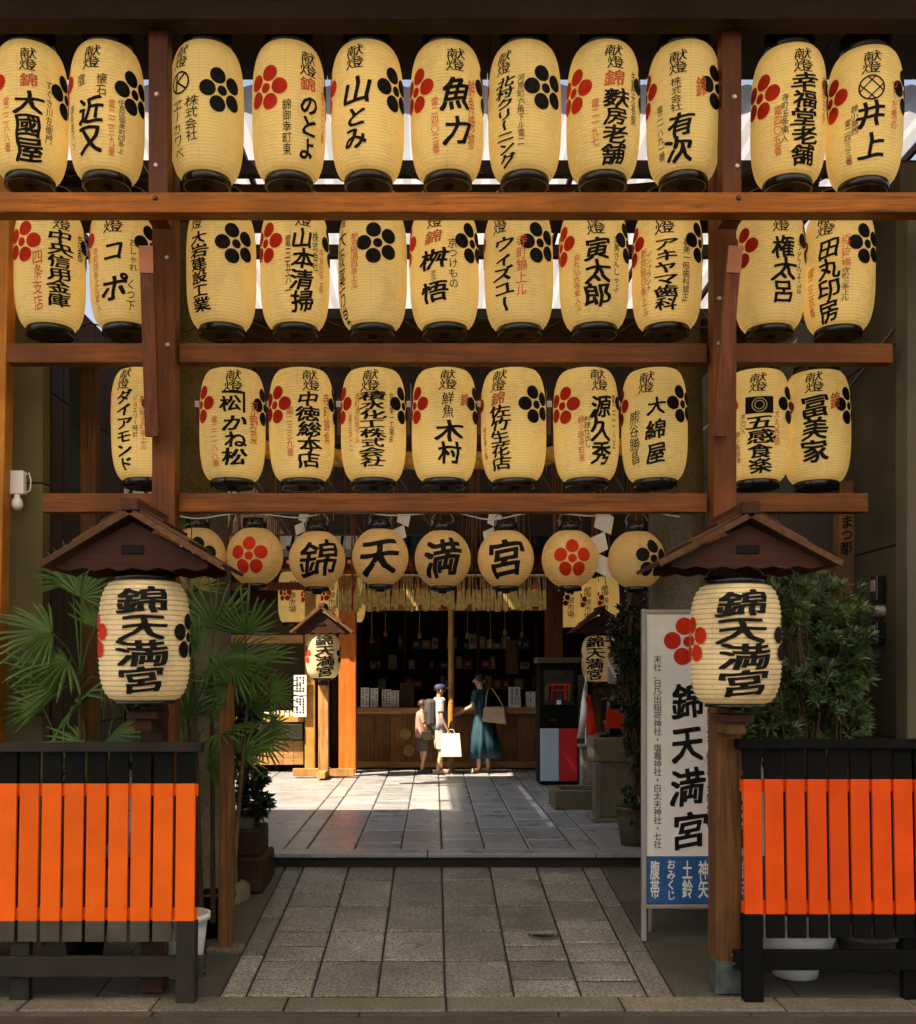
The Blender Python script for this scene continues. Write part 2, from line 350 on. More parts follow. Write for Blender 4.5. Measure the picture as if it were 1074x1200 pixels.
def crest(mapper, sx, z, R, mb, up=math.pi/2):
    for k in range(5):
        a = up+2*math.pi*k/5; disc(mapper, sx+R*.62*math.cos(a), z+R*.62*math.sin(a), R*.34, mb)
    disc(mapper, sx, z, R*.21, mb, 2, 14)
# ================================================================ setting
def grid_quad(mb, x0, x1, y0, y1, zf):
    mb.add([(x0, y0, zf(y0)), (x1, y0, zf(y0)), (x1, y1, zf(y1)), (x0, y1, zf(y1))], [(0, 1, 2, 3)])
tag(MB().bb(-300, 300, -300, 300, -.60, -.44).build('ground', M['asphalt']), kind='structure')
tag(MB().bb(-30, 30, -16, 6.13, -.438, -.386).build('street', M['asphalt']), kind='structure')
mb = MB(); mb.add([(x, y, z) for y in (6.50, 9.40) for x in (-7, 7) for z in (-.5, ramp_z(y)-.012)], [(0, 2, 3, 1), (4, 5, 7, 6), (1, 3, 7, 5), (0, 1, 5, 4), (2, 6, 7, 3), (0, 4, 6, 2)])
ramp_o = tag(mb.build('approach_path', M['joint']), kind='structure')
court = tag(MB().bb(-9, 9, 9.56, 26, -.5, -.012).build('courtyard_floor', M['joint']), kind='structure')
# the kerb along the street: a row of dressed stones and a gutter line
kerb = tag(MB().bb(-9, 9, 6.15, 6.49, -.5, -.395).build('kerb', M['joint']), kind='structure')
x = -7.0
while x < 7:
    L = random.uniform(.75, 1.05)
    MB().bb(x+.006, x+L-.006, 6.24, 6.49, -.40, -.378+random.uniform(-.004, .003)).build('stone', M['kerb'], kerb, .008); x += L
x = -7.0
while x < 7:
    L = random.uniform(.9, 1.2)
    MB().bb(x+.005, x+L-.005, 6.152, 6.225, -.40, -.383).build('stone', M['ground'], kerb, .005); x += L
def slab(x0, x1, y0, y1, zf, mat, parent, g=.006, name='paving_stone', th=.05, tilt=.0025):
    gy = g*(2.9 if zf is ramp_z else 3.2)
    a, b, c, d = x0+g*1.2, x1-g*1.2, y0+gy, y1-gy
    j = [random.uniform(-tilt, tilt) for _ in range(4)]
    q = .010
    top = [(a+q, c+q, zf(c)+j[0]), (b-q, c+q, zf(c)+j[1]), (b-q, d-q, zf(d)+j[2]), (a+q, d-q, zf(d)+j[3])]
    rim = [(a, c, zf(c)-.007), (b, c, zf(c)-.007), (b, d, zf(d)-.007), (a, d, zf(d)-.007)]
    bot = [(p[0], p[1], p[2]-th) for p in rim]
    m = MB(); m.add(top+rim+bot, [(0, 1, 2, 3)]+[(i+4, (i+1) % 4+4, (i+1) % 4, i) for i in range(4)]+[(i+8, (i+1) % 4+8, (i+1) % 4+4, i+4) for i in range(4)])
    return m.build(name, mat, parent)
ex = [-1.149, -.749, -.348, .068, .489, .900, 1.305]
def Yr(y): return 3217.5/(y-673)
rows = {0: [1168, 1147, 1125.5, 1108, 1091, 1061.5, 1047, 1014], 1: [1168, 1125.5, 1091, 1061.5, 1031, 1014], 2: [1168, 1125.5, 1091, 1061.5, 1033, 1014],
        3: [1168, 1125.5, 1091, 1061.5, 1031, 1014], 4: [1168, 1147, 1125, 1108, 1090, 1061.5, 1030, 1014], 5: [1168, 1149, 1126, 1105, 1078, 1055, 1035, 1023, 1014]}
for c in range(6):
    r = [Yr(y) for y in rows[c]]; r[0] = 6.505; r[-1] = 9.395
    for a, b in zip(r, r[1:]): slab(ex[c], ex[c+1], a, b, ramp_z, M['pave'], ramp_o)
for x0, x1, st in ((-1.31, -1.149, 0), (1.305, 1.47, .4)):       # edging strips
    y = 6.505
    while y < 9.39:
        L = min(9.395-y, random.uniform(.7, 1.0))
        slab(x0, x1, y, y+L, ramp_z, M['pave'], ramp_o, name='edging_stone'); y += L
for s in (-1, 1):                                              # rough flags beside the path
    for k in range(5):
        for i in range(3):
            x0 = s*1.47+(.5 if 0 else 0); a = (1.47 if s > 0 else 1.31)+k*.75; y0 = 6.505+i*.9633
            slab(min(s*a, s*(a+.75)), max(s*a, s*(a+.75)), y0, y0+.9633, ramp_z, M['ground'], ramp_o, g=.003)
# step up to the courtyard
st = tag(MB().bb(-7, 7, 9.40, 9.56, -.5, -.03).build('step', M['joint']), kind='structure')  # riser in near-black joint colour, the overhang's shade put into the tone
x = -6.2
while x < 6.2:
    L = random.uniform(1.2, 1.7); MB().bb(x+.003, x+L-.003, 9.36, 9.60, -.035, .003).build('stone', M['pave2'], st, .008); x += L
# courtyard flags
cx_ = [-1.149, -.72, -.30, .07, .46, .86, 1.27]
for c in range(6):
    y = 9.61; first = True
    while y < 17.3:
        L = random.choice((.42, .6, .8)) if not first else random.choice((.35, .55)); first = False
        slab(cx_[c], cx_[c+1], y, min(17.35, y+L), lambda q: 0, M['pave2'], court, tilt=.0015); y += L
for x0, x1 in ((-1.36, -1.149), (1.27, 1.5)):
    y = 9.61
    while y < 17.3:
        L = random.uniform(.9, 1.3); slab(x0, x1, y, min(17.35, y+L), lambda q: 0, M['pave2'], court, name='edging_stone', tilt=.001); y += L
for s in (-1, 1):
    for k in range(4):
        y = 9.61
        while y < 17.3:
            L = 1.55; a = (1.36 if s < 0 else 1.5)+k*1.1
            slab(min(s*a, s*(a+1.1)), max(s*a, s*(a+1.1)), y, min(17.35, y+L), lambda q: 0, M['pave2'], court, g=.004, tilt=.001); y += L
# drain cover in the path
t = thing('drain_cover', (WX(637, 7.6), 7.6, ramp_z(7.6)), 'small round iron drain cover set in the stone approach path', 'drain cover')
MB().lathe([(0, .004), (.075, .004), (.085, .001), (.085, -.01)], n=24).build('lid', M['lacquer'], t)
m = MB(); m.lathe([(.088, .006), (.11, .006), (.112, -.01)], n=24); m.build('rim', M['concrete'], t)

# ================================================================ roofs overhead
r = tag(MB().build('ceiling', M['dark']), kind='structure')
x = -8.0
while x < 8: MB().bb(x+.003, x+.397, 5.9, 8.02, 6.05, 6.09).build('plank', M['dark'], r); x += .4
tag(MB().bb(-12, 12, 5.7, 8.02, 6.10, 6.9).build('gate_roof', M['dark']), kind='structure')
tag(MB().bb(-12, -3.56, 8.03, 9.65, 6.10, 6.2).build('shade_eave', M['dark']), kind='structure')  # unseen eave added so its shade ends the sun patch on the floor
# ribbed translucent roofing over the courtyard (corrugated sheets on dark joists)
skin = M['skin']
M['poly'] = sheet('milky_roofing', (.70, .74, .84), .27)
t = thing('translucent_canopy', (0, 8.03, 5.98), 'milky corrugated roofing on dark joists over the courtyard', 'canopy roof')
for k in range(8):
    x0 = -3.45+k*.93; m = MB(); n = 12; vs = []
    for i in range(n+1):
        z = .022*(i % 2); vs += [(x0+.915*i/n, 0.0, z+.02), (x0+.915*i/n, 5.7, z-.065)]
    m.add(vs, [(2*i, 2*i+2, 2*i+3, 2*i+1) for i in range(n)]); m.build('roof_panel', M['poly'], t)
for x in [-3.45+.93*i for i in range(9)]: MB().bar((x-.008, 0, -.04), (x-.008, 5.7, -.12), .035, .06, Vector((0, 0, 1))).build('joist', M['darkz'], t)
for y in (.9, 2.6, 4.4, 5.5): MB().bb(-3.55, 4.1, y, y+.09, -.20-.015*y, -.085-.0146*y).build('purlin', M['dark'], t)
t = thing('porch_gable', (0, 13.75, 3.42), 'dark boarded timber gable high over the courtyard behind the straw rope', 'gable')
x = -2.55
while x < 4.0: MB().bb(x+.004, x+.246, 0, .04, .12, 2.50).build('board', M['dark'], t); x += .25
MB().bb(-2.6, 4.15, -.05, .10, -.06, .119).build('bottom_beam', M['dark'], t, .008); MB().bb(-2.6, 4.15, -.03, -.001, 1.1, 1.25).build('cross_rail', M['darkz'], t, .006)
m = MB(); m.add([(-2.45, .05, 2.41), (4.15, .05, 2.41), (4.15, 3.2, 2.75), (-2.45, 3.2, 2.75), (-2.45, .05, 2.49), (4.15, .05, 2.49), (4.15, 3.2, 2.83), (-2.45, 3.2, 2.83)], [(3, 2, 1, 0), (4, 5, 6, 7), (0, 1, 5, 4), (1, 2, 6, 5), (2, 3, 7, 6), (3, 0, 4, 7)]); m.build('roof', M['dark'], t)  # unseen roof added to stop sun leaking past the gable onto the yard
for px in (748,): MB().bb(WX(px, 13.75)-.1, WX(px, 13.75)+.1, -.06, .10, -3.42, -.061).build('post', M['darkz'], t, .008)
# milky glazed arcade over the street, behind and above the viewpoint
M['arcade'] = sheet('arcade_glazing', (.92, .90, .86), .72)
t = thing('arcade_roof', (0, 0, 8.8), 'milky glazed arcade roof over the shopping street', 'arcade roof')
for k in range(10):
    for j in range(4): MB().bb(-15+k*3+.04, -12+k*3-.04, -14+j*5+.04, -9+j*5-.04, 0, .02).build('glazing_panel', M['arcade'], t)
for k in range(11): MB().bb(-15+k*3-.05, -15+k*3+.05, -14, 6, -.15, -.01).build('rafter', M['metal'], t)

# ================================================================ walls at the sides
def panel_wall(name, X, y0, y1, z1, label, mat, side, cut, extra=0):
    t = thing(name, (X, y0, 0), label, 'wall')
    y = 0; L = y1-y0
    while y < L-.05:
        d = min(cut, L-y); z = -.4
        zs = [-.45, 1.15, 2.45, 3.8, z1] 
        for a, b in zip(zs, zs[1:]):
            MB().bb(0, side*.12, y+.005, y+d-.005, a+.005, b-.005).build('panel', mat, t, .006)
        y += d
    MB().bb(side*.02, side*.10, 0.02, L-.02, -.45, z1-.02).build('core', M['darkz'], t)
    return t
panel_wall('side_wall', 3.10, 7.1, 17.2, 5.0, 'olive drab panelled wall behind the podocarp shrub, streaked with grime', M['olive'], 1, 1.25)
panel_wall('side_wall', -3.02, 7.9, 10.4, 4.7, 'dark brown wall behind the fan palms and drainpipes', M['darkz'], -1, .8)
t = thing('wall_pier', (0, 6.9, 0), 'pale concrete pier at the corner beside the meter boxes', 'pier')
MB().bb(3.06, 3.5, 0, .18, -.45, 4.62).build('shaft', M['concrete'], t, .01)
t = thing('corner_wall', (0, 7.36, 0), 'narrow olive wall strip beside the orange corner post, with a grey box on it', 'wall')
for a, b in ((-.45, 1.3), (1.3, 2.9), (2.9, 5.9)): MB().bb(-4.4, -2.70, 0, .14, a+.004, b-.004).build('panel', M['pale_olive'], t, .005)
t = thing('corner_post', (WX(4, 7.16), 7.16, -.33), 'bright orange wooden corner post at the edge of the lantern frame', 'post')
m = MB(); m.bar((-.13, 0, 0), (.01, 0, 5.9), .17, .14); m.build('shaft', M['orange_post'], t, .008)
t = thing('junction_box', W(19, 565, 7.2), 'pale grey junction box with a white bulb socket on the olive wall strip', 'junction box')
MB().box((0, .03, 0), (.10, .06, .16)).build('box', M['white'], t, .008)
m = MB(); m.lathe([(0, -.19), (.028, -.18), (.04, -.15), (.034, -.12), (.02, -.10), (.02, -.08)], (0, .02, 0), 14); m.build('bulb', M['white'], t)
MB().tube([(.05, .03, .05), (.075, .03, .07), (.09, .03, .02), (.085, .03, -.05), (.05, .03, -.07)], .004, 6).build('cable', M['white'], t)
for px, wd, hgt, lab in ((54, .09, 5.9, 'dark brown upright pipe beside the olive wall strip'),):
    t = thing('drainpipe', (WX(px, 7.7), 7.7, -.2), lab, 'pipe'); MB().tube([(0, 0, 0), (0, 0, hgt)], wd/2, 12).build('pipe', M['darkz'], t)
    for z in (1.0, 2.6, 4.2): MB().lathe([(wd/2, 0), (wd/2+.01, 0), (wd/2+.01, .04), (wd/2, .04)], (0, 0, z), 12).build('bracket', M['metal'], t)
t = thing('drainpipe', (WX(42, 7.55), 7.55, -.2), 'thinner grey upright pipe against the olive wall strip', 'pipe'); MB().tube([(0, 0, 0), (0, 0, 5.8)], .022, 10).build('pipe', M['metal'], t)
for z in (1.2, 3.0): MB().lathe([(.022, 0), (.03, 0), (.03, .03), (.022, .03)], (0, 0, z), 12).build('bracket', M['lacquer'], t)
t = thing('wall_board', W(90, 492, 8.3), 'tall blue-grey board hanging between the pipe and the brown post', 'board')
MB().box((0, 0, 0), (.105, .03, 1.08)).build('board', plain('bluegrey_board', (.10, .13, .14), .5, .2), t, .004)
MB().box((0, -.005, .545), (.112, .045, .02)).build('hanging_rail', M['metal'], t)
t = thing('shop_lamp', W(69, 458, 9), 'small pale lamp box hanging behind the lantern frame near the drainpipes', 'lamp')
MB().box((0, 0, 0), (.085, .05, .165)).build('lamp_box', M['paperw'], t, .005); MB().lathe([(.03, .12), (.045, .085)], (0, 0, 0), 12).build('cap', M['lacquer'], t); MB().tube([(0, 0, .11), (0, 0, .35)], .006, 5).build('cord', M['lacquer'], t)
t = thing('support_post', (WX(106, 8.0), 8.0, -.25), 'brown wooden post standing among the palm leaves', 'post'); MB().box((0, 0, 2.1), (.115, .115, 4.2)).build('shaft', M['lpost'], t, .006)
t = thing('support_post', (WX(989, 7.7), 7.7, -.27), 'wooden post with black handwriting beside the podocarp shrub', 'post'); MB().box((0, 0, 1.62), (.115, .10, 3.24)).build('shaft', M['lpost'], t, .006)
m = MB(); flat_text('まつ都', 0, WZ(627, 7.64)+.27, .085, .28, -.0535, m, .03, 1, True); m.build('lettering', M['ink'], t)
# electricity meters on the side wall
for z, lab, h in ((690, 'upper black meter box on the olive wall', .22), (742, 'lower black meter box on the olive wall, under the socket', .2)):
    t = thing('meter_box', (3.095, 7.35, WZ(z, 7.35)), lab, 'meter box', 'meter boxes on the wall')
    MB().box((-.035, 0, 0), (.07, .10, h*.8)).build('case', M['lacquer'], t, .01)
    MB().box((-.073, 0, .02), (.006, .07, h*.35)).build('window', M['metal'], t, .002)
t = thing('wall_socket', (3.095, 7.35, WZ(716, 7.35)), 'round grey socket between the two meter boxes', 'socket')
m = MB(); m.tube([(0, 0, 0), (-.07, 0, 0)], [.045, .038], 14); m.build('housing', M['metal'], t); m = MB(); m.tube([(-.07, 0, 0), (-.085, 0, 0)], .02, 10); m.build('plug', M['lacquer'], t)
t = thing('wall_cable', (3.085, 7.15, 3.6), 'thin black cable sagging along the olive wall', 'cable')
MB().tube([(0, 0, .3), (0, .8, .1), (0, 1.8, -.02), (0, 3.0, .05), (0, 4.5, .25)], .007, 5).build('cable', M['lacquer'], t)

t = thing('sky_block_wall', (-6.4, 10.2, 0), 'plain dark unseen wall added beyond the palms to cut sky light over the yard', 'wall')  # unseen wall added to cut low sky light into the courtyard
for k in range(8):
    for a, b in ((-.4, 1.5), (1.5, 3.1), (3.1, 4.8)): MB().bb(0, .15, k*1.5+.005, k*1.5+1.495, a+.005, b-.005).build('panel', M['olive'], t)
# ================================================================ stone torii with straw rope
t = thing('torii', (0, 8.5, 0), 'weathered stone torii gate standing behind the rows of lanterns', 'torii')
for s in (-1, 1):
    zt = 5.1; m = MB(); m.tube([((1.99 if s > 0 else -1.80), 0, -.3), (s*(1.95 if s > 0 else 1.84), 0, 1.5), (s*1.90, 0, zt)], [.24, .225, .205], 28); m.build('pillar', M['torii'], t)
    MB().lathe([(.33, 0), (.33, .14), (.28, .18), (.25, .18)], ((1.99 if s > 0 else -1.80), 0, -.25), 28).build('pillar_base', M['torii'], t)
MB().bb(-2.55, 2.55, -.09, .09, 4.14, 4.37).build('tie_beam', M['dark'], t, .01)
m = MB(); m.prism([(-2.95, 5.15), (2.95, 5.15), (3.05, 5.55), (1.5, 5.42), (-1.5, 5.42), (-3.05, 5.55)], -.15, .15); m.build('top_beam', M['dark'], t, .01)
t = thing('sacred_rope', (0, 8.22, 0), 'thick twisted straw rope strung across the torii behind the third lantern row', 'rope')
L0, L1, nseg = -1.75, 1.75, 120
for ph in (0, 2.09, 4.19):
    pts = []
    for i in range(nseg+1):
        f = i/nseg; x = L0+(L1-L0)*f; z = 3.30+.16*(2*f-1)**2-.08; a = ph+f*46
        pts.append((x, .032*math.cos(a), z+.032*math.sin(a)))
    MB().tube(pts, .042, 8).build('strand', M['straw'], t)
m = MB(); rs = random.Random(4)
for i in range(120):                            # loose straws hang from the rope in bunches
    b = rs.randrange(11); x = -1.55+b*.31+rs.gauss(0, .035); z0 = 3.2; z1 = rs.uniform(2.15, 2.6); dx = rs.gauss(0, .03)
    m.tube([(x, rs.uniform(-.03, .03), z0), (x+dx*.4, 0, (z0+z1)/2), (x+dx, rs.uniform(-.03, .03), z1)], .0035, 3, False)
tag(m.build('straw_fringe', M['counter'], t), kind='stuff')
def shide(px, py, s=1.0):
    t = thing('paper_streamer', W(px, py, 8.10), lab, 'paper streamer', 'white zigzag paper streamers')
    m = MB(); d = .105*s; o_ = Vector((0, 0, 0)); sg = 1
    for k in range(3 if s > 1.3 else 2):
        a = Vector((.80*d*sg, -.012, -.38*d)); b = Vector((-.16*d*sg, -.01, -.86*d))
        m.add([o_, o_+a, o_+a+b, o_+b], [(0, 1, 2, 3)]); o_ = o_+a*.62+b*.98+Vector((0, -.004, 0)); sg = -sg
    o = m.build('folded_paper', M['paperw'], t); so_ = o.modifiers.new('thick', 'SOLIDIFY'); so_.thickness = .002
    MB().tube([(-.02*s, 0, 0), (0, .05, .12)], .003, 5).build('string', M['straw'], t)
for px, py, s, lab in ((468, 597, 1.05, 'white zigzag paper streamer between the first two writing lanterns'), (574, 598, 1.1, 'white zigzag paper streamer above the fifth round lantern'), (700, 597, 1.5, 'white zigzag paper streamer beside the round lantern with the red crest'),
                    (352, 598, .8, 'small white paper streamer above the second round lantern')): shide(px, py, s)
t = thing('light_cord', (0, 7.7, 0), 'pale electric cord looping along above the round lanterns', 'cord')
pts = []
for i in range(60):
    px = 205+i*10; pts.append((WX(px, 7.75), .1*math.sin(i*.9)*.3, WZ(604+3.5*math.sin(i*.55)+2*math.sin(i*.21), 7.75)))
MB().tube(pts, .006, 5).build('cord', plain('pale_cord', (.45, .42, .36), .6), t)
# ================================================================ timber lantern frame
FY = 6.95
fr = thing('lantern_rack', (0, FY, -.35), 'red-brown timber frame of posts and cross-beams carrying the hanging lanterns', 'timber frame')
def fbeam(px0, px1, py0, py1, Y, d, mat, nm='crossbeam'):
    x0, x1 = WX(px0, Y), WX(px1, Y); z1, z0 = WZ(py0, Y)+.35, WZ(py1, Y)+.35
    return MB().bb(x0, x1, Y-FY, Y-FY+d, z0, z1).build(nm, mat, fr, .006)
fbeam(-260, 1330, -6, 22, 6.5, .16, M['dark'], 'crossbeam')
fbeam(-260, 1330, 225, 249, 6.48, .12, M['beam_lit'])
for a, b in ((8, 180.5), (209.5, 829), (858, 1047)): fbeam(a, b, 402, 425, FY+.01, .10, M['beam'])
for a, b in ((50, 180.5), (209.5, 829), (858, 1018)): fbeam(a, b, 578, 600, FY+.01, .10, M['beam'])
for px in (195, 846.5):                                         # long posts
    x = WX(px, FY); MB().bb(x-.075, x+.075, -.07, .07, 0, 5.5+.35).build('post', M['post'], fr, .006)
for px, pz in ((185.5, 0), (858, 0)):                           # short upper posts in the front plane
    Y = 6.62; x = WX(px, Y); MB().bb(x-.060, x+.060, Y-FY, Y-FY+.12, WZ(225, 6.48)+.35-.12, 5.95+.35).build('upper_post', M['brace'], fr, .005)
for a, b in (((179, 512), (172.5, 290)), ((843, 512), (861, 290))):   # leaning straps with a pale plate at the top
    p = W(*a, 6.80)-fr.location; q = W(*b, 6.66)-fr.location
    MB().bar(p, q, .085, .05).build('brace', M['brace'], fr, .004)
    q2 = p+(q-p)*.86; MB().bar(q2+Vector((0, -.028, 0)), q+Vector((0, -.028, 0)), .088, .006).build('plate', plain('copper_plate', (.38, .13, .06), .4, .2, metal=.3), fr)
for Yc, pz in ((7.05, 30), (7.40, 222), (7.82, 408)):           # rails the three rows hang from
    fbeam(-120, 1200 if pz < 200 else 1040, pz-4, pz+4, Yc, .05, M['dark'], 'hanging_rail')
for px, py, Y in ((184, 111, 6.62), (183, 194, 6.62), (861, 114, 6.62), (864, 195, 6.62), (182, 232, 6.48), (866, 232, 6.48), (196, 302, FY-.07), (197, 404, FY-.07), (843, 350, FY-.07), (843, 403, FY-.07)):
    p = W(px, py, Y)-fr.location; m = MB(); m.tube([p+Vector((0, .002, 0)), p+Vector((0, -.012, 0))], [.018, .012], 10); m.build('bolt', M['metal'] if py < 500 and Y != 6.48 else M['lacquer'], fr)

for i, px in enumerate((232, 316, 397, 479, 562, 644, 724)):        # straps that steady the lowest lanterns
    p = W(px, 488, 7.62)-fr.location; MB().box(p, (.022, .02, .26)).build('strap', M['brace'], fr, .002)
    MB().box(p+Vector((0, -.014, .085)), (.034, .008, .045)).build('strap_plate', M['white'], fr, .002)
rc_ = random.Random(8)
for nm, Yc, py0, x0, x1 in (('top', 7.2, 196, 60, 1060), ('middle', 7.6, 372, 60, 1010)):
    t = thing('power_cable', (0, Yc, 0), f'thin black power cable sagging in loops behind the {nm} lantern row', 'cable')
    pts = []; px = x0
    while px < x1:
        pts.append(W(px, py0+rc_.uniform(-6, 4), Yc)-Vector((0, Yc-rc_.uniform(-.02, .02), 0))); pts.append(W(px+22, py0+rc_.uniform(14, 26), Yc)-Vector((0, Yc, 0))); px += 46
    q = [pts[0]]
    for a, b, c in zip(pts, pts[1:], pts[2:]): q += [(a+b*2+c)/4*.5+b*.5, (b+c)/2]
    MB().tube(q, .006, 5).build('cable', M['lacquer'], t)
# ================================================================ lanterns
def prof_long(R, H, rc, n=2.9):
    return lambda z: rc+(R-rc)*max(0, 1-abs(z/H)**n)**.55
def lantern_meshes(R, H, rc, ribs, amp, n, mat, ringh, prof=None, rib_mat=None, half=None):
    f = prof or prof_long(R, H, rc, n); pr = []
    for i in range(2*ribs+1):
        z = -H+2*H*i/(2*ribs); pr.append((f(z)-(amp if i % 2 == 0 else 0), z))
    body = MB().lathe(pr, n=44).mesh('paper_body', mat)
    m = MB(); m.lathe([(rc-.03, -H+.015), (rc-.01, -H+.012), (rc, -H), (rc+.004, -H-.01), (rc+.004, -H-ringh), (rc-.012, -H-ringh), (rc-.012, -H+.01)], n=36)
    bot = m.mesh('bottom_ring', M['lacquer'])
    m = MB(); m.lathe([(rc-.012, H-.01), (rc-.012, H+ringh*2.2), (rc+.004, H+ringh*2.2), (rc+.004, H), (rc-.01, H-.01)], n=36)
    top = m.mesh('top_ring', M['lacquer'])
    m = MB(); m.lathe([(.0, -H-ringh+.006), (rc-.013, -H-ringh+.006)], n=24); m.lathe([(.0, -H-ringh-.02), (.03, -H-ringh-.018), (.035, -H-ringh+.004)], n=12); plate = m.mesh('base_plate', M['darkz'])
    m = MB(); k = 12
    m.tube([((rc)*math.cos(math.pi*i/k), 0, H+ringh*2.0+.08*math.sin(math.pi*i/k)) for i in range(k+1)], .004, 5); handle = m.mesh('handle', M['wire'])
    return dict(f=f, R=R, H=H, body=body, bot=bot, top=top, plate=plate, handle=handle)
LONG = lantern_meshes(.234, .408, .152, 42, .004, 3.4, M['lantern'], .055)
ROUND = lantern_meshes(.211, .205, .085, 22, .0012, 2, M['lantern_round'], .035, prof=lambda z: .211*math.sqrt(max(0, 1-(z/.205)**2*(1-(.085/.211)**2))))
BIG = lantern_meshes(.264, .350, .175, 24, .007, 3.8, M['lantern_big'], .02)
SMALL = lantern_meshes(.262, .325, .14, 20, .006, 3.0, M["lantern_big"], .03)
def lantern(L, px, py, Y, name, label, group, cols, crests=None, logo=None, cat='paper lantern'):
    c = W(px, py, Y); t = thing(name, c, label, cat, group)
    for k in ('body', 'bot', 'top', 'plate', 'handle'): link(L[k].name.split('.')[0], L[k], t)
    al = math.atan2(px-CX, F); R = L['R']; f = L['f']; Rpx = R*F/Y*1.01
    def mp(s, z, e=.0035):
        s += 0; ph = s/R; r = f(max(-L['H'], min(L['H'], z)))+e; return (r*math.sin(ph), -r*math.cos(ph), z)
    def pos(x, y):
        ph = math.asin(max(-.97, min(.97, (x-px)/Rpx))); z = 0
        for _ in range(4): z = EYE+(CY-y)*(Y-f(max(-L['H'], min(L['H'], z)))*math.cos(ph))/F-c.z
        return (-al+ph)*R, z
    k = (Y-R)/F; inks = {}
    for col in cols:
        text, x, y0, y1, wd = col[:5]; ink = col[5] if len(col) > 5 else 'ink'
        s, za = pos(x, y0); zb_ = pos(x, y1)[1]; z = (za+zb_)/2; big = wd >= 18
        m = inks.setdefault((ink, len(inks)), MB())
        column(text, s, z, wd*k*1.04, za-zb_, mp, m, .006 if text == K else .014 if text == '錦' else .026 if wd >= 22 else .020 if big else .004, 1.0, 4 if big else 3, big and text != K)
    for lg in (logo or []):
        kind, x, y, r = lg; s, z = pos(x, y); m = inks.setdefault(('ink', 'logo'), MB()); r *= k
        if kind == 'k':
            ringmark(mp, s, z, r, .012, m); stroke(mp, (s-r*.35, z+r*.8), (s-r*.45, z-r*.7), .012, m); stroke(mp, (s+r*.5, z+r*.7), (s-r*.4, z), .012, m); stroke(mp, (s-r*.3, z+.005), (s+r*.6, z-r*.6), .012, m)
        if kind == 'well':
            ringmark(mp, s, z, r, .010, m)
            for q in (-.3, .3):
                stroke(mp, (s+(q-.62)*r, z+(q+.62)*r), (s+(q+.62)*r, z+(q-.62)*r), .008, m); stroke(mp, (s+(q-.62)*r, z+(-q-.62)*r), (s+(q+.62)*r, z+(-q+.62)*r), .008, m)
        if kind == 'corner':
            stroke(mp, (s-r, z+r), (s+r, z+r), .018, m); stroke(mp, (s+r, z+r+.009), (s+r, z-r*.9), .018, m)
        if kind == 'plaque':
            stroke(mp, (s-r*1.15, z), (s+r*1.15, z), 1.5*r, m, 10)
            m2 = inks.setdefault(('goldmark', 0), MB()); ringmark(lambda a, b: mp(a, b, .0055), s, z, r*.62, .004, m2); ringmark(lambda a, b: mp(a, b, .0055), s, z, r*.4, .004, m2, 16)
    for (ink, _k), m in inks.items(): m.build('lettering', {'ink': M['ink'], 'red': M['orange_ink'], 'goldmark': M['lantern']}[ink], t)
    for ink, s_or_px, yy, RR in (crests or []):
        s, z = pos(s_or_px, yy) if not isinstance(s_or_px, str) else (0, 0)
        m = MB(); crest(mp, s, z, RR, m); m.build('plum_crest', M[ink], t)
    return t
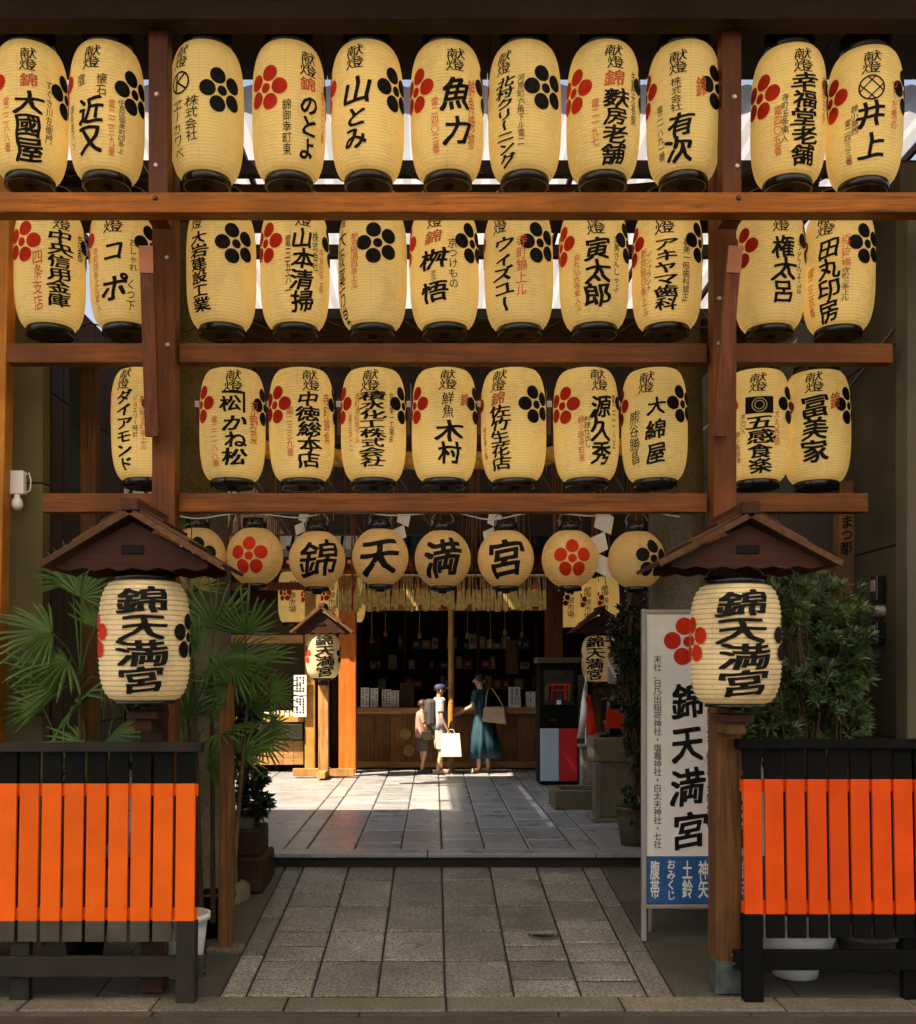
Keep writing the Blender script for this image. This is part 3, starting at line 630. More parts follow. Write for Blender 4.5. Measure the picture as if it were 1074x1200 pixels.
# rows of long lanterns: centre x, column x (sets the turn), then the writing as (text, x, y0, y1, width[, ink])
K = '献燈'
R1 = [
 (36, 33, [(K, 33, 55, 82, 20), ('錦', 33, 85, 101, 21, 'red'), ('大國屋', 33, 106, 191, 31), ('電二二八八番', 10, 118, 182, 8, 'red'), ('すぐき川左衛門', 56, 90, 165, 8)], None, 'three bold characters under a red one'),
 (126, 109, [(K, 109, 55, 82, 20), ('宿', 98, 91, 105, 10), ('懐石', 121, 86, 112, 11), ('近又', 108, 116, 182, 31), ('電二二三九番', 132, 115, 182, 8, 'red'), ('中京区御幸町四条上', 143, 114, 178, 8), ('御料理パン', 88, 130, 182, 7)], None, 'two big brushed characters'),
 (243, 212, [(K, 213, 57, 83, 18), ('ヱーカワベ', 210, 121, 190, 15), ('株式会社', 226, 113, 166, 15)], [('k', 213, 100, 13.5)], 'ringed emblem and full black crest'),
 (339, 361, [(K, 361, 59, 88, 20), ('錦', 360, 89, 105, 19, 'red'), ('のとよ', 361, 109, 187, 24), ('錦御幸町東', 335, 116, 182, 10), ('電二二七番', 377, 105, 165, 7, 'red')], None, 'three hiragana and a red plum crest'),
 (431, 417, [(K, 417, 53, 81, 21), ('山', 418, 90, 123, 33), ('とみ', 417, 125, 176, 26)], None, 'only three widely spaced characters'),
 (524, 536, [(K, 536, 57, 84, 21), ('魚', 535, 91, 130, 34), ('力', 536, 137, 171, 31), ('鮮魚焼物', 553, 95, 178, 10, 'red'), ('電二四〇三番', 511, 114, 180, 9, 'red')], None, 'two large characters flanked by red'),
 (615, 590, [(K, 590, 60, 87, 20), ('北村クリーニング', 592, 90, 196, 24), ('河原町六角下ル電二', 611, 87, 171, 8)], None, 'long unbroken column and black crest'),
 (707, 720, [(K, 720, 53, 81, 21), ('錦', 720, 83, 102, 23, 'red'), ('麩房老舗', 722, 105, 195, 28), ('生麩元祖錦', 741, 87, 150, 8), ('電二一九七', 698, 115, 172, 9, 'red')], None, 'four bold characters below a red one'),
 (801, 796, [(K, 796, 58, 85, 21), ('株式会社', 794, 89, 129, 12), ('有次', 799, 131, 191, 31), ('錦', 822, 92, 116, 13, 'red'), ('電二一八九一番', 776, 121, 186, 9)], None, 'two bold characters, small red one aside'),
 (924, 941, [(K, 941, 58, 86, 21), ('幸福堂老舗', 943, 87, 195, 30), ('京都五条', 963, 96, 150, 8, 'red'), ('寺町五条東入', 921, 108, 165, 8), ('電四〇五番', 913, 121, 180, 9, 'red')], None, 'five heavy characters and red crest'),
 (1013, 1021, [(K, 1021, 60, 86, 21), ('井', 1022, 119, 149, 33), ('上', 1022, 155, 187, 33), ('つくだ煮の', 1045, 98, 157, 9, 'red'), ('錦小路西', 1003, 120, 155, 8), ('電二四三三番', 996, 136, 190, 8)], [('well', 1021, 102, 15)], 'ringed lattice emblem over blocky characters'),
]
R2 = [
 (59, 73, [(K, 73, 240, 266, 22), ('中央信用金庫', 69, 266, 359, 28), ('京都', 92, 270, 303, 10), ('四条支店', 45, 293, 366, 11, 'red')], None, 'six heavy characters and a red crest'),
 (147, 133, [(K, 133, 244, 273, 21), ('コ', 134, 282, 308, 27), ('ポ', 134, 324, 356, 29), ('おしゃれ', 156, 278, 318, 9), ('くつ下', 153, 328, 366, 11), ('寺町四条上ル東入', 115, 293, 370, 9, 'red')], None, 'two spaced katakana beside brown brace'),
 (260, 231, [(K, 231, 242, 270, 17), ('大岩建設工業', 234, 272, 369, 23)], None, 'six stacked characters and whole black crest'),
 (346, 356, [(K, 356, 236, 264, 21), ('山本清掃', 354, 266, 368, 25), ('電三五六一', 338, 275, 350, 7), ('株式会社', 369, 270, 318, 8), ('中京区二条', 376, 290, 345, 7, 'red')], None, 'four spaced characters and a red crest'),
 (437, 401, [(K, 401, 240, 268, 14), ('大阪薬万堂', 401, 270, 388, 17), ('新京極通四条上ル', 416, 272, 340, 10, 'red')], None, 'black crest forward, writing at its edge'),
 (521, 510, [(K, 510, 240, 266, 20), ('錦', 509, 269, 285, 19, 'red'), ('桝', 509, 292, 316, 30), ('まるき', 509, 317, 330, 9), ('悟', 509, 331, 356, 30), ('京つけもの', 532, 279, 340, 11)], None, 'two blocky characters, red one above'),
 (608, 586, [(K, 586, 242, 272, 19), ('ウィズユー', 590, 276, 367, 25), ('寺町錦上ル', 611, 274, 348, 12, 'red')], None, 'five katakana and a red column'),
 (696, 699, [(K, 699, 246, 274, 21), ('寅太郎', 701, 278, 362, 31), ('京美さんしゃぶ', 722, 278, 346, 8), ('烏丸仏光寺東入ル', 677, 297, 367, 9, 'red')], None, 'three very heavy square characters'),
 (782, 779, [(K, 779, 243, 273, 21), ('アキヤマ歯科', 781, 278, 366, 27), ('インプラント', 762, 293, 342, 7), ('審美一般歯科矯正', 804, 280, 357, 9), ('新京極四条上ル', 756, 290, 372, 9, 'red')], None, 'six characters between three thin columns'),
 (902, 915, [(K, 915, 245, 271, 20), ('権太呂', 919, 277, 358, 27), ('うどんそば', 935, 285, 350, 8)], None, 'three bold characters behind a brace'),
 (983, 968, [(K, 968, 246, 273, 21), ('田丸印房', 971, 277, 380, 25), ('近江屋橋', 990, 274, 313, 11, 'red'), ('寺町三条上ル', 990, 314, 355, 9), ('電二三四番', 952, 312, 372, 9, 'red')], None, 'four characters beside red-black column'),
]
R3 = [
 (170, 145, [(K, 145, 430, 456, 18), ('ダイアモンド', 146, 457, 556, 22), ('ジュエリー時計', 159, 462, 514, 6), ('新京極通四条上ル', 168, 462, 530, 8, 'red')], None, 'six katakana, half hidden by the post'),
 (273, 275, [(K, 275, 430, 457, 21), ('松', 272, 462, 481, 22), ('かね松', 276, 485, 548, 27), ('京野菜', 298, 467, 522, 11, 'red'), ('電二二一八八番', 253, 488, 550, 9, 'red')], [('corner', 274, 470, 13)], 'bracketed character over three big ones'),
 (354, 366, [(K, 366, 430, 456, 21), ('中徳総本店', 363, 457, 551, 26), ('寺町錦角', 383, 459, 522, 10, 'red'), ('電二三三九番', 341, 476, 537, 9, 'red')], None, 'five bold characters between red columns'),
 (438, 435, [(K, 435, 430, 457, 20), ('積水化工株式会社', 437, 457, 550, 29), ('寺町通松原下ル', 420, 459, 522, 7, 'red'), ('電三五一二', 412, 486, 532, 6, 'red'), ('京都第一工業会', 459, 459, 520, 6)], None, 'eight tightly packed characters'),
 (521, 526, [(K, 526, 430, 455, 20), ('鮮魚', 526, 458, 490, 14), ('木村', 528, 493, 547, 30), ('錦', 545, 460, 476, 10, 'red')], None, 'two bold characters below two small ones'),
 (602, 585, [(K, 585, 430, 456, 20), ('錦', 585, 457, 473, 18, 'red'), ('佐竹生花店', 587, 473, 553, 25), ('寺町錦小路', 569, 500, 540, 6)], None, 'red character, black ones and black crest'),
 (687, 704, [(K, 704, 430, 457, 20), ('源久秀', 705, 463, 549, 26), ('料理仕出し', 689, 487, 527, 7), ('錦小路寺町東', 682, 487, 544, 7, 'red'), ('電二二一八五', 719, 463, 530, 6)], None, 'three spaced characters and a broad red crest'),
 (767, 758, [(K, 758, 432, 458, 20), ('大', 769, 464, 486, 22), ('綿', 768, 492, 516, 22), ('屋', 768, 520, 546, 22), ('熊谷勝昌', 744, 480, 546, 13)], None, 'widely spaced thin characters in two columns'),
 (887, 889, [(K, 889, 434, 457, 20), ('五感食楽', 891, 486, 558, 30), ('大丸西錦', 909, 480, 525, 7, 'red'), ('電二〇〇九', 872, 484, 508, 6), ('錦小路御幸', 866, 505, 545, 6)], [('plaque', 890, 473, 14)], 'black plaque above four bold characters'),
 (957, 955, [(K, 955, 432, 457, 20), ('冨美家', 957, 461, 544, 29), ('錦', 978, 459, 480, 12, 'red')], None, 'three bold characters and little red one'),
]
ORD = ['first', 'second', 'third', 'fourth', 'fifth', 'sixth', 'seventh', 'eighth', 'ninth', 'tenth', 'eleventh']
crX = {1: {}, 2: {}, 3: {}}
for ri, (R_, Y, top, bot, cy_) in enumerate(((R1, 6.85, 58, 215, 111), (R2, 7.24, 243, 391, 288), (R3, 7.64, 431, 569, 474))):
    nm = ('top', 'middle', 'lowest')[ri]
    for i, (px, tx, cols, logo, look) in enumerate(R_):
        sk = (4, 8)[ri == 0] * max(0, (px-800)/270) if px > 800 else 0
        Rpx = .236*F/Y; ph = math.asin((tx-px)/Rpx)
        cr = []
        for ink, d in (('red', -1), ('ink', 1)):
            a = ph+d*math.radians(70)
            cr.append((ink, a))
        t = lantern(LONG, px, (top+bot)/2+sk, Y, 'paper_lantern', f'{ORD[i]} {nm}-row lantern from the orange post, {look}', 'long paper lanterns hanging in three rows', cols, None, logo)
        al = math.atan2(px-CX, F); R = LONG['R']; f = LONG['f']
        def mp(s, z, e=.003, f=f, R=R):
            q = s/R; r = f(max(-.408, min(.408, z)))+e; return (r*math.sin(q), -r*math.cos(q), z)
        for ink, a in cr:
            z = EYE+(CY-cy_-sk)*(Y-R*math.cos(a)*.5)/F-t.location.z-.02; m = MB()
            crest(mp, (-al+a)*R, z, .150, m, math.pi/2+(.3 if ink == 'ink' else -.3)); m.build('plum_crest', M[ink], t)
        t.rotation_euler = (random.uniform(-.012, .012), random.uniform(-.016, .016), random.uniform(-.03, .03)); t.scale = (1, 1, (1, .97, .95)[ri])
# round lanterns spelling the shrine's name
rd = [(232, 652, None, 'ink', 'mostly hidden behind the small gabled roof beside the palms'), (299, 652, None, 'red', 'with a red plum crest, beside the palms'), (372, 656, '錦', None, 'with the dense first character of the shrine name'), (446, 653, '天', None, 'with the simplest four-stroke character'),
      (519, 655, '満', None, 'in the middle, with the third character of the shrine name'), (593, 655, '宮', None, 'with the last character of the shrine name'), (668, 655, None, 'red', 'with a red plum crest, beside the last character'), (746, 656, None, 'ink', 'with a black plum crest, beside the grey stone pillar')]
off = [0, -7, 0, 0, 0, 0, 3, 20]
for (px, py, ch, cr, look), dx in zip(rd, off):
    lantern(ROUND, px, py, 8.0, 'round_lantern', 'round paper lantern '+look, 'round paper lanterns in a row under the straw rope', [(ch, px, py-22, py+22, 45)] if ch else [], [(cr, px+dx, py-1, .150)] if cr else None)
# cords that hang the round lanterns
for px, py, ch, cr, look in rd: pass

# ================================================================ gabled lantern posts
def gabled_post(px, pyc, Y, L, base_z, post_px, hw, rise, pyeave, label, llabel, wpost, side, text=True, mats=None, foot=None, hide=None):
    ro, ga, ed, po = mats or (M['roof'], M['gable'], M['edge'], M['lpost'])
    bx = WX(post_px, Y+.35*hw/.5); t = thing('lantern_post', (bx, Y+.30*hw/.5, base_z), label, 'lantern post', 'gabled lantern posts')
    cx = WX(px, Y)-bx; ze = WZ(pyeave, Y)-base_z; k = hw/.5; dy = -.30*k
    MB().bb(-wpost/2, wpost/2, -wpost/2, wpost/2, 0, ze+.12*k).build('post', po, t, .006)
    if foot == 'copper': MB().bb(-wpost/2-.006, wpost/2+.006, -wpost/2-.006, wpost/2+.006, 0, .20).build('post_shoe', M['copper'], t, .004)
    if foot == 'cross':
        MB().bb(-.46, .46, -.06, .06, .03, .14).build('foot_beam', po, t, .006); MB().bb(-.06, .06, -.42, -.062, .03, .12).build('foot_beam', po, t, .006); MB().bb(-.06, .06, .062, .42, .03, .12).build('foot_beam', po, t, .006)
    y0, y1 = dy-.30*k, dy+.34*k
    # gable board with scalloped lower edge
    n = 12; poly = [(cx-hw*.86, ze), (cx-hw*.84, ze+.03*k)] + [(cx, ze+rise*.86)] + [(cx+hw*.84, ze+.03*k), (cx+hw*.86, ze)]
    sc_ = [(cx+hw*.86-hw*1.72*i/n, ze-(.018*k if i % 2 else 0)) for i in range(1, n)]
    for yy, nm in ((y0+.05*k, 'gable_board'), (y1-.07*k, 'gable_board')):
        m = MB(); m.prism(poly+sc_, yy, yy+.022*k); m.build(nm, ga, t)
    m = MB(); m.box((cx, y0+.046*k, ze+rise*.34), (.13*k, .012, .05*k)); m.build('gable_slot', M['ink'], t, .01)
    for s in (-1, 1):
        a = math.atan2(rise, hw); Ls = math.hypot(rise, hw)
        for j, (dz, l0, l1, th, mat_) in enumerate(((0, 0, 1.04, .022*k, ro), (.024*k, 0, .66, .018*k, ed), (.044*k, 0, .36, .016*k, ro))):
            m = MB(); cxs = cx+s*(l0+l1)/2*hw; czs = ze+rise-(l0+l1)/2*rise+dz+.02*k
            m.box((cxs, (y0+y1)/2+.0*j, czs), (Ls*(l1-l0), (y1-y0)-.03*j*k, th), (0, s*a, 0)); m.build('roof_board', mat_, t, .003)
        m = MB(); m.box((cx+s*hw*.50, y0-.012*k, ze+rise*.5+.012*k), (Ls*1.06, .02*k, .035*k), (0, s*a, 0)); m.build('barge_board', ed, t, .003)
    MB().box((cx, (y0+y1)/2, ze+rise+.05*k), (.10*k, (y1-y0)+.06*k, .07*k)).build('ridge_cap', ro, t, .006)
    # bracket under the lantern
    zb = WZ(pyc, Y)-L['H']-.06-base_z
    MB().bb(cx-.09*k, cx+.09*k, dy-.07*k, -wpost/2-.001, zb-.05*k, zb-.004).build('bracket', ga, t, .004)
    MB().bb(cx-.05*k, cx+.05*k, dy-.04*k, -wpost/2-.001, zb-.12*k, zb-.052*k).build('bracket', po, t, .004)
    MB().bb(cx-.05*k, cx+.05*k, dy-.06*k, dy+.06*k, WZ(pyc, Y)+L['H']+.03-base_z, ze+.02).build('hanger_block', ga, t)
    c = [( '錦天満宮', px+side, pyc-62*(.262*F/Y)/52*(L['R']/.262), pyc+61*(.262*F/Y)/52*(L['R']/.262), 56*(.262*F/Y)/52*(L['R']/.262))] if text else []
    l = lantern(L, px, pyc, Y, 'post_lantern', llabel, 'lanterns hung under little gabled roofs', c)
    al = math.atan2(px-CX, F); R = L['R']; f = L['f']
    def mp(s, z, e=.004): q = s/R; r = f(max(-L['H'], min(L['H'], z)))+e; return (r*math.sin(q), -r*math.cos(q), z)
    ph = side*R/.262/(R*F/Y)
    for ink, d in (('red', -1.35), ('ink', 1.25)):
        m = MB(); crest(mp, (-al+ph+d)*R, .02*k, .145*R/.262, m, math.pi/2); m.build('plum_crest', M[ink], l)
    return t
gabled_post(170, 751, 6.30, BIG, ramp_z(6.6), 184, .50, .30, 670, 'dark gabled lantern post rising behind the bright orange-slatted fence', 'cream ribbed lantern under the gabled roof beside the fan palms', .14, -4, mats=(M['roof'], M['gable'], M['edge'], M['gable']))
gabled_post(862, 755, 6.30, BIG, ramp_z(6.6), 848, .50, .27, 668, 'brown lantern post with a green copper shoe beside the white signboard', 'cream ribbed lantern under the gabled roof, overlapping the white signboard', .158, 10, foot='copper')
ylw = (M['edge'], M['gable'], M['edge'], wood('pale_post_wood', (.50, .26, .09), 'z', .6))
gabled_post(379, 769, 15.8, SMALL, 0, 380, .44, .36, 742, 'pale wooden lantern post on a cross foot in the sunlit courtyard', 'small sunlit lantern on the pale cross-footed post', .15, 2, mats=ylw, foot='cross')
gabled_post(703, 772, 15.2, SMALL, 0, 700, .42, .30, 742, 'shaded lantern post behind the striped vending cabinet', 'small shaded lantern beside the striped fortune-slip cabinet', .12, -6, foot=None)
# ================================================================ slatted fences
bl2 = None
def fence(px_in, side, Y, ys, pitch, n, paint, label, bl):
    base = ramp_z(Y) if Y > 6.5 else -.378
    x_in = WX(px_in, Y); t = thing('slatted_fence', (x_in, Y, base), label, 'fence', 'low vermilion fences flanking the entrance'); t.rotation_euler = (-.045, 0, 0)
    z = lambda y: WZ(y, Y)-base
    rail_t, o_t, o_b, s_b, r_t, r_b = [z(y) for y in ys]
    for i in range(n):
        xc = side*(i+.5)*pitch; h = pitch/2-.010
        m = MB()
        m.mat(0).bb(xc-h, xc+h, -.012, .012, o_b, o_t)
        m.mat(1).bb(xc-h, xc+h, -.0115, .0115, o_t, rail_t-.012); m.mat(2).bb(xc-h, xc+h, -.0115, .0115, s_b, o_b)
        m.build('slat', [paint, M['black'], bl2], t, .002)
    L = side*n*pitch
    for za, zb in ((o_t-.075, o_t-.003), (o_b+.004, o_b+.075)): MB().bb(0, L, .013, .035, za, zb).build('backing_rail', paint, t)
    MB().bb(-side*.03, L, -.045, .045, rail_t-.01, rail_t+.05).build('top_rail', bl, t, .006)
    MB().bb(-side*.05, L, .0, .06, r_b, r_t).build('bottom_rail', bl, t, .006)
    for k in (0, n-2, n*.5):
        xc = side*(k*pitch+.06) if k else side*.055
        MB().bb(xc-.058, xc+.058, .036 if k else -.03, .10 if k else .055, 0, (rail_t if k else o_b+.002)).build('leg', bl, t, .006)
    for s in (-.02, .02): MB().lathe([(.006, 0), (.006, .004)], (-side*.052, .03+s, (r_t+r_b)/2+s), 8).build('bolt', M['metal'], t)
    return t
bl2 = plain('scuffed_grey_paint', (.075, .065, .05), .65, .25, 5, .15, spec=.2)
fence(229, -1, 6.38, (880, 919, 1080, 1104, 1122, 1146), .1345, 15, M['vermilion_lit'], 'bright orange slatted fence with black rails, in front of the fan palms', M['greyblack'])
bl2 = M['black']
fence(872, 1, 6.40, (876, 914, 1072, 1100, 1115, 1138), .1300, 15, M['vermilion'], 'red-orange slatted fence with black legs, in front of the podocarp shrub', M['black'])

# ================================================================ standing signboard
Y = 7.5; zb = ramp_z(Y); t = thing('signboard', (WX(828, Y), Y, zb), 'tall white signboard with a red plum crest and blue foot panel on metal legs', 'signboard', rz=.02)
k = Y/F; X = lambda px: WX(px, Y)-t.location.x; Z = lambda py: WZ(py, Y)-zb
x0, x1 = X(752), X(905)
MB().bb(x0+.02, x1-.02, -.012, .02, Z(1003)+.001, Z(719)).build('white_panel', M['white'], t)
MB().bb(x0+.02, x1-.02, -.012, .02, Z(1058), Z(1003)-.001).build('blue_panel', M['blue'], t)
for xa in (x0, x1-.03): MB().bb(xa, xa+.03, -.022, .03, 0, Z(714)).build('frame_post', M['metal'], t, .004)
for za in (Z(719)-.004, Z(1064)): MB().bb(x0+.031, x1-.031, -.020, .028, za, za+.03).build('frame_rail', M['metal'], t, .004)
for xa in (x0+.10, x1-.10): MB().bar((xa, .03, 1.2), (xa, .20, 0), .02, .02).build('rear_strut', M['metal'], t)
fm = lambda s, z: (s, -.0145, z)
m = MB(); crest(fm, X(806), Z(752), 30*k, m, math.pi/2+.25); m.build('plum_crest', M['red'], t)
m = MB()
for i, ch in enumerate('錦天満宮'): flat_text(ch, X(806), Z(822+i*50.5), 40*k, 43*k, -.0145, m, .024, 1, True)
flat_text('末社、日乃出稲荷神社・塩竈神社・白太夫神社・七社', X(770), Z(881), 9.5*k, 226*k, -.0145, m, .0)
flat_text('菅原道真公・御祭神・学問の神様', X(832), Z(895), 9*k, 150*k, -.0145, m, .01)
for i, ch in enumerate('幼宮八日様'): flat_text(ch, X(872), Z(858+i*31), 25*k, 28*k, -.0145, m, .035, 1, True)
m.build('lettering', M['ink'], t)
m = MB()
for tx, x, ya, yb, wd in (('腹帯', 767, 1008, 1053, 11), ('おみくじ', 786, 1006, 1055, 10), ('土鈴', 805, 1008, 1053, 12), ('神矢', 824, 1008, 1053, 12), ('御守', 872, 1008, 1053, 12)):
    flat_text(tx, X(x), Z((ya+yb)/2), wd*k*1.0, (yb-ya)*k*.98, -.0145, m, .018, 0, True)
m.build('white_lettering', M['paperw'], t)

# ================================================================ plants
def leaf_fan(nb, L, seed, mat):
    r = random.Random(seed); m = MB()
    for i in range(nb):
        a = math.radians(-88+176*i/(nb-1))+r.uniform(-.05, .05); l = L*1.12*(1-.28*abs(a)/1.6)*r.uniform(.85, 1.08); wd = .0115*r.uniform(.85, 1.2); dr = r.uniform(.18, .5)
        prev = None; vs = []; dx, dy = math.cos(a), math.sin(a)
        for q, wk in ((.03, .45), (.3, 1), (.65, .9), (.9, .55), (1, .08)):
            x, y = dx*l*q, dy*l*q; z = -dr*l*q**2.6*.9+.02*q; w_ = wd*wk
            vs += [(x-dy*w_, y+dx*w_, z-.004*wk), (x, y, z+.003*wk), (x+dy*w_, y-dx*w_, z-.004*wk)]
        m.add(vs, [(3*j+b, 3*j+b+1, 3*j+b+4, 3*j+b+3) for j in range(4) for b in (0, 1)])
    return m.mesh('leaf', mat)
fans = [leaf_fan(n_, L, s, M['palm']) for n_, L, s in ((16, .34, 1), (19, .38, 2), (15, .31, 3), (17, .35, 4))]
fan_dry = leaf_fan(13, .33, 7, M['palm_dry'])
def palm(px, Y, base_z, stems, leaves, label, pot=True):
    bx = WX(px, Y); t = thing('fan_palm', (bx, Y, base_z), label, 'palm', 'fan palms in pots'); r = random.Random(int(px))
    for sx, h, lean in stems:
        m = MB(); m.tube([(sx, 0, .15), (sx+lean*.4, .02, h*.5), (sx+lean, .03, h)], [.019, .017, .013], 8)
        m.build('trunk', M['bark'], t)
    for lx, ly, dy, sc_, dry in leaves:
        h = W(lx, ly, Y+dy)-t.location
        st_ = min(stems, key=lambda s: abs(s[0]+s[2]-h.x)+.3*abs(s[1]-h.z)); root = Vector((st_[0]+st_[2]*.8, .03, min(st_[1], max(.3, h.z-.06))))
        m = MB(); mid = (root+h)/2+Vector((0, 0, .05)); m.tube([root, mid, h], [.006, .005, .004], 5); pet = m.build('leaf_stalk', M['palm'], t)
        d = (h-root); d.z += .05
        if abs(d.x) < .06: d.x += r.uniform(-.12, .12)
        d = Vector((d.x*1.6, d.y-.05, d.z*.5+r.uniform(-.12, .16))).normalized()
        nrm = Vector((r.uniform(-.3, .3), -1.0, r.uniform(.35, 1.0))); nrm = (nrm-d*nrm.dot(d)).normalized(); y_ = nrm.cross(d)
        o = link('leaf', fan_dry if dry else r.choice(fans), t)
        R3 = Matrix((d, y_, nrm)).transposed(); o.matrix_local = Matrix.Translation(h) @ R3.to_4x4() @ Matrix.Scale(sc_, 4)
    return t
rp = random.Random(5)
Lf = [(96, 700, 0, 1.0, 0), (62, 742, -.05, 1.05, 0), (80, 775, -.1, 1.1, 0), (112, 735, .1, .95, 0), (66, 802, -.12, 1.0, 0), (96, 826, -.12, 1.15, 0), (130, 862, -.05, .9, 0), (148, 800, .15, 1, 0), (50, 828, .1, .9, 0), (118, 796, .2, 1, 0), (84, 684, .15, .8, 0), (150, 880, .1, .9, 0), (100, 872, 0, .9, 0), (40, 775, .2, .8, 0), (70, 884, .2, .8, 0), (112, 905, .1, .8, 0)]
palm(104, 7.10, ramp_z(7.1), [(-.03, 1.9, -.04), (.06, 1.5, .08), (-.10, 1.3, -.10)], Lf, 'fan palm behind the orange fence, below the roofed lantern')
Lf2 = [(252, 736, 0, 1.05, 0), (288, 742, -.10, .95, 0), (232, 762, -.1, .9, 0), (298, 790, -.12, .85, 0), (272, 778, .05, 1.0, 0), (240, 812, -.08, 1.0, 0), (296, 832, 0, .95, 0), (222, 842, -.02, .9, 0), (258, 858, -.1, .9, 0), (230, 690, .2, .85, 1), (215, 716, .15, .8, 0), (318, 812, .1, .65, 0), (214, 880, .05, .85, 0), (282, 884, .1, .8, 0), (225, 600, .5, .7, 0), (212, 618, .45, .7, 0), (198, 770, .2, .9, 0), (205, 815, .2, .9, 0), (306, 866, .15, .7, 0), (268, 806, -.16, .95, 0), (250, 780, -.16, .9, 0), (245, 905, 0, .7, 0), (318, 850, .25, .6, 0)]
palm(250, 7.42, ramp_z(7.42), [(0, 2.0, -.02), (.12, 1.75, .12), (-.12, 1.6, -.06), (-.08, 2.55, -.10)], Lf2, 'fan palm beside the entrance path, leaning on a thin wooden stake')
t = thing('wooden_stake', (WX(267, 7.36), 7.30, ramp_z(7.3)), 'thin weathered wooden post on a small stone base beside the path', 'post')
MB().box((.003, 0, .92), (.088, .085, 1.80), (0, .008, 0)).build('shaft', M['lpost'], t, .006); MB().bb(-.12, .12, -.08, .09, -.01, .03).build('stone_base', M['kerb'], t, .01)
# pots
def pot(name, px, py_base, Y, r, h, mat, label, tex=None, prof=None):
    b = ramp_z(Y) if Y > 6.5 and Y < 9.4 else (0 if Y > 9.4 else -.38); t = thing(name, (WX(px, Y), Y, b), label, 'plant pot')
    MB().lathe(prof or [(0, .0), (r*.68, 0), (r*.9, h*.7), (r*.95, h*.9), (r*1.06, h*.9), (r*1.08, h), (r*.95, h), (r*.9, h*.86), (0, h*.86)], n=36).build('bowl', mat, t)
    m = MB(); m.lathe([(0, h*.87), (r*.89, h*.87)], n=24); m.build('soil', M['ground'], t); return t
bowl = [(0, 0), (.13, 0), (.14, .03), (.20, .09), (.24, .16), (.25, .22), (.275, .225), (.275, .25), (.235, .25), (.23, .2), (0, .2)]
pot('plant_pot', 216, 1100, 6.85, .155, .40, M['white'], 'white plastic plant pot peeping out behind the orange fence')
pot('plant_pot', 100, 1100, 7.10, .16, .36, M['black'], 'black plant pot under the fan palm, behind the orange slats')
pot('plant_pot', 250, 1100, 7.62, .15, .30, M['black'], 'black plant pot at the foot of the staked fan palm')
pot('plant_pot', 932, 1100, 6.85, .27, .4, M['white'], 'wide white bowl-shaped pot under the red-orange fence', prof=[(r_*1.05, z*1.7) for r_, z in bowl])
pot('plant_pot', 1015, 1100, 7.0, .2, .22, M['torii'], 'low grey dish-shaped pot deeper under the red-orange fence')
# podocarp shrub: whorls of narrow leaves
def shrub(px, Y, base, label, region, n, LL, mat, seed, stems, name='podocarp_shrub', whorl=14, wdt=.0095):
    r = random.Random(seed); t = thing(name, (WX(px, Y), Y, base), label, 'shrub'); m = MB(); br = MB()
    for i in range(n):
        while True:
            u, v = r.uniform(-1, 1), r.uniform(-1, 1)
            if u*u+v*v < 1+.2*math.sin(5*math.atan2(v, u)): break
        cx, cy, hw, hh, dep = region[r.randrange(len(region))]
        p = W(cx+u*hw, cy+v*hh, Y+r.uniform(-dep, dep))-t.location
        ax = Vector((u*.8+r.uniform(-.4, .4), -.5+r.uniform(-.5, .3), .7-v*.3+r.uniform(-.3, .3))).normalized()
        a1 = ax.orthogonal().normalized(); a2 = ax.cross(a1)
        for j in range(whorl):
            th = 2.4*j; el = r.uniform(.25, 1.15); d = (a1*math.cos(th)+a2*math.sin(th))*math.sin(el+.3)+ax*math.cos(el+.3); l = LL*r.uniform(.7, 1.1)
            sd = d.cross(ax)
            if sd.length < .01: continue
            sd.normalize(); w_ = wdt; q = p+d*l*.5-Vector((0, 0, .004)); e = p+d*l-Vector((0, 0, l*.18)); o_ = p-ax*.02*(j % 4)
            m.add([o_, q-sd*w_, e, q+sd*w_], [(0, 1, 2, 3)])
        if i % 4 == 0: br.tube([p-ax*.01, p-ax*.12-Vector((u*.03, 0, .05)), p*.6+Vector((0, 0, p.z*.15-.1))], [.004, .006, .009], 5, False)
    m.build('foliage', mat, t)
    if name == 'podocarp_shrub':               # dark leaf mass deep in the crown, its inner shade put into the colour
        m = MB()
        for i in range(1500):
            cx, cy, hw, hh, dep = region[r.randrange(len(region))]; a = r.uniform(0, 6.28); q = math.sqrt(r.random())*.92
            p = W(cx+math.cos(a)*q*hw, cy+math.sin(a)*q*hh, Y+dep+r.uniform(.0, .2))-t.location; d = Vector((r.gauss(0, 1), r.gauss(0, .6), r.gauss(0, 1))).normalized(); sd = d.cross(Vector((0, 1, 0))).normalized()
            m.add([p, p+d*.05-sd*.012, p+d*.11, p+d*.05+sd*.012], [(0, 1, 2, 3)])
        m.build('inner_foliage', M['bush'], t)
    for sx, h, ln in stems: br.tube([(sx, 0, .1), (sx+ln*.4, 0, h*.5), (sx+ln, 0, h)], [.03, .024, .012], 8)
    br.build('trunk', M['bark'], t); return t
shrub(945, 7.05, ramp_z(7.05), 'bushy podocarp shrub with whorled narrow leaves behind the red-orange fence', [(945, 770, 62, 90, .25), (920, 700, 50, 38, .2), (960, 840, 55, 40, .2), (985, 740, 38, 60, .15), (905, 850, 40, 30, .15), (1000, 780, 20, 30, .1), (955, 815, 60, 60, .2)], 340, .098, M['yew'], 3, [(0, 1.6, .05), (-.08, 1.5, -.14), (.07, 1.3, .2)])
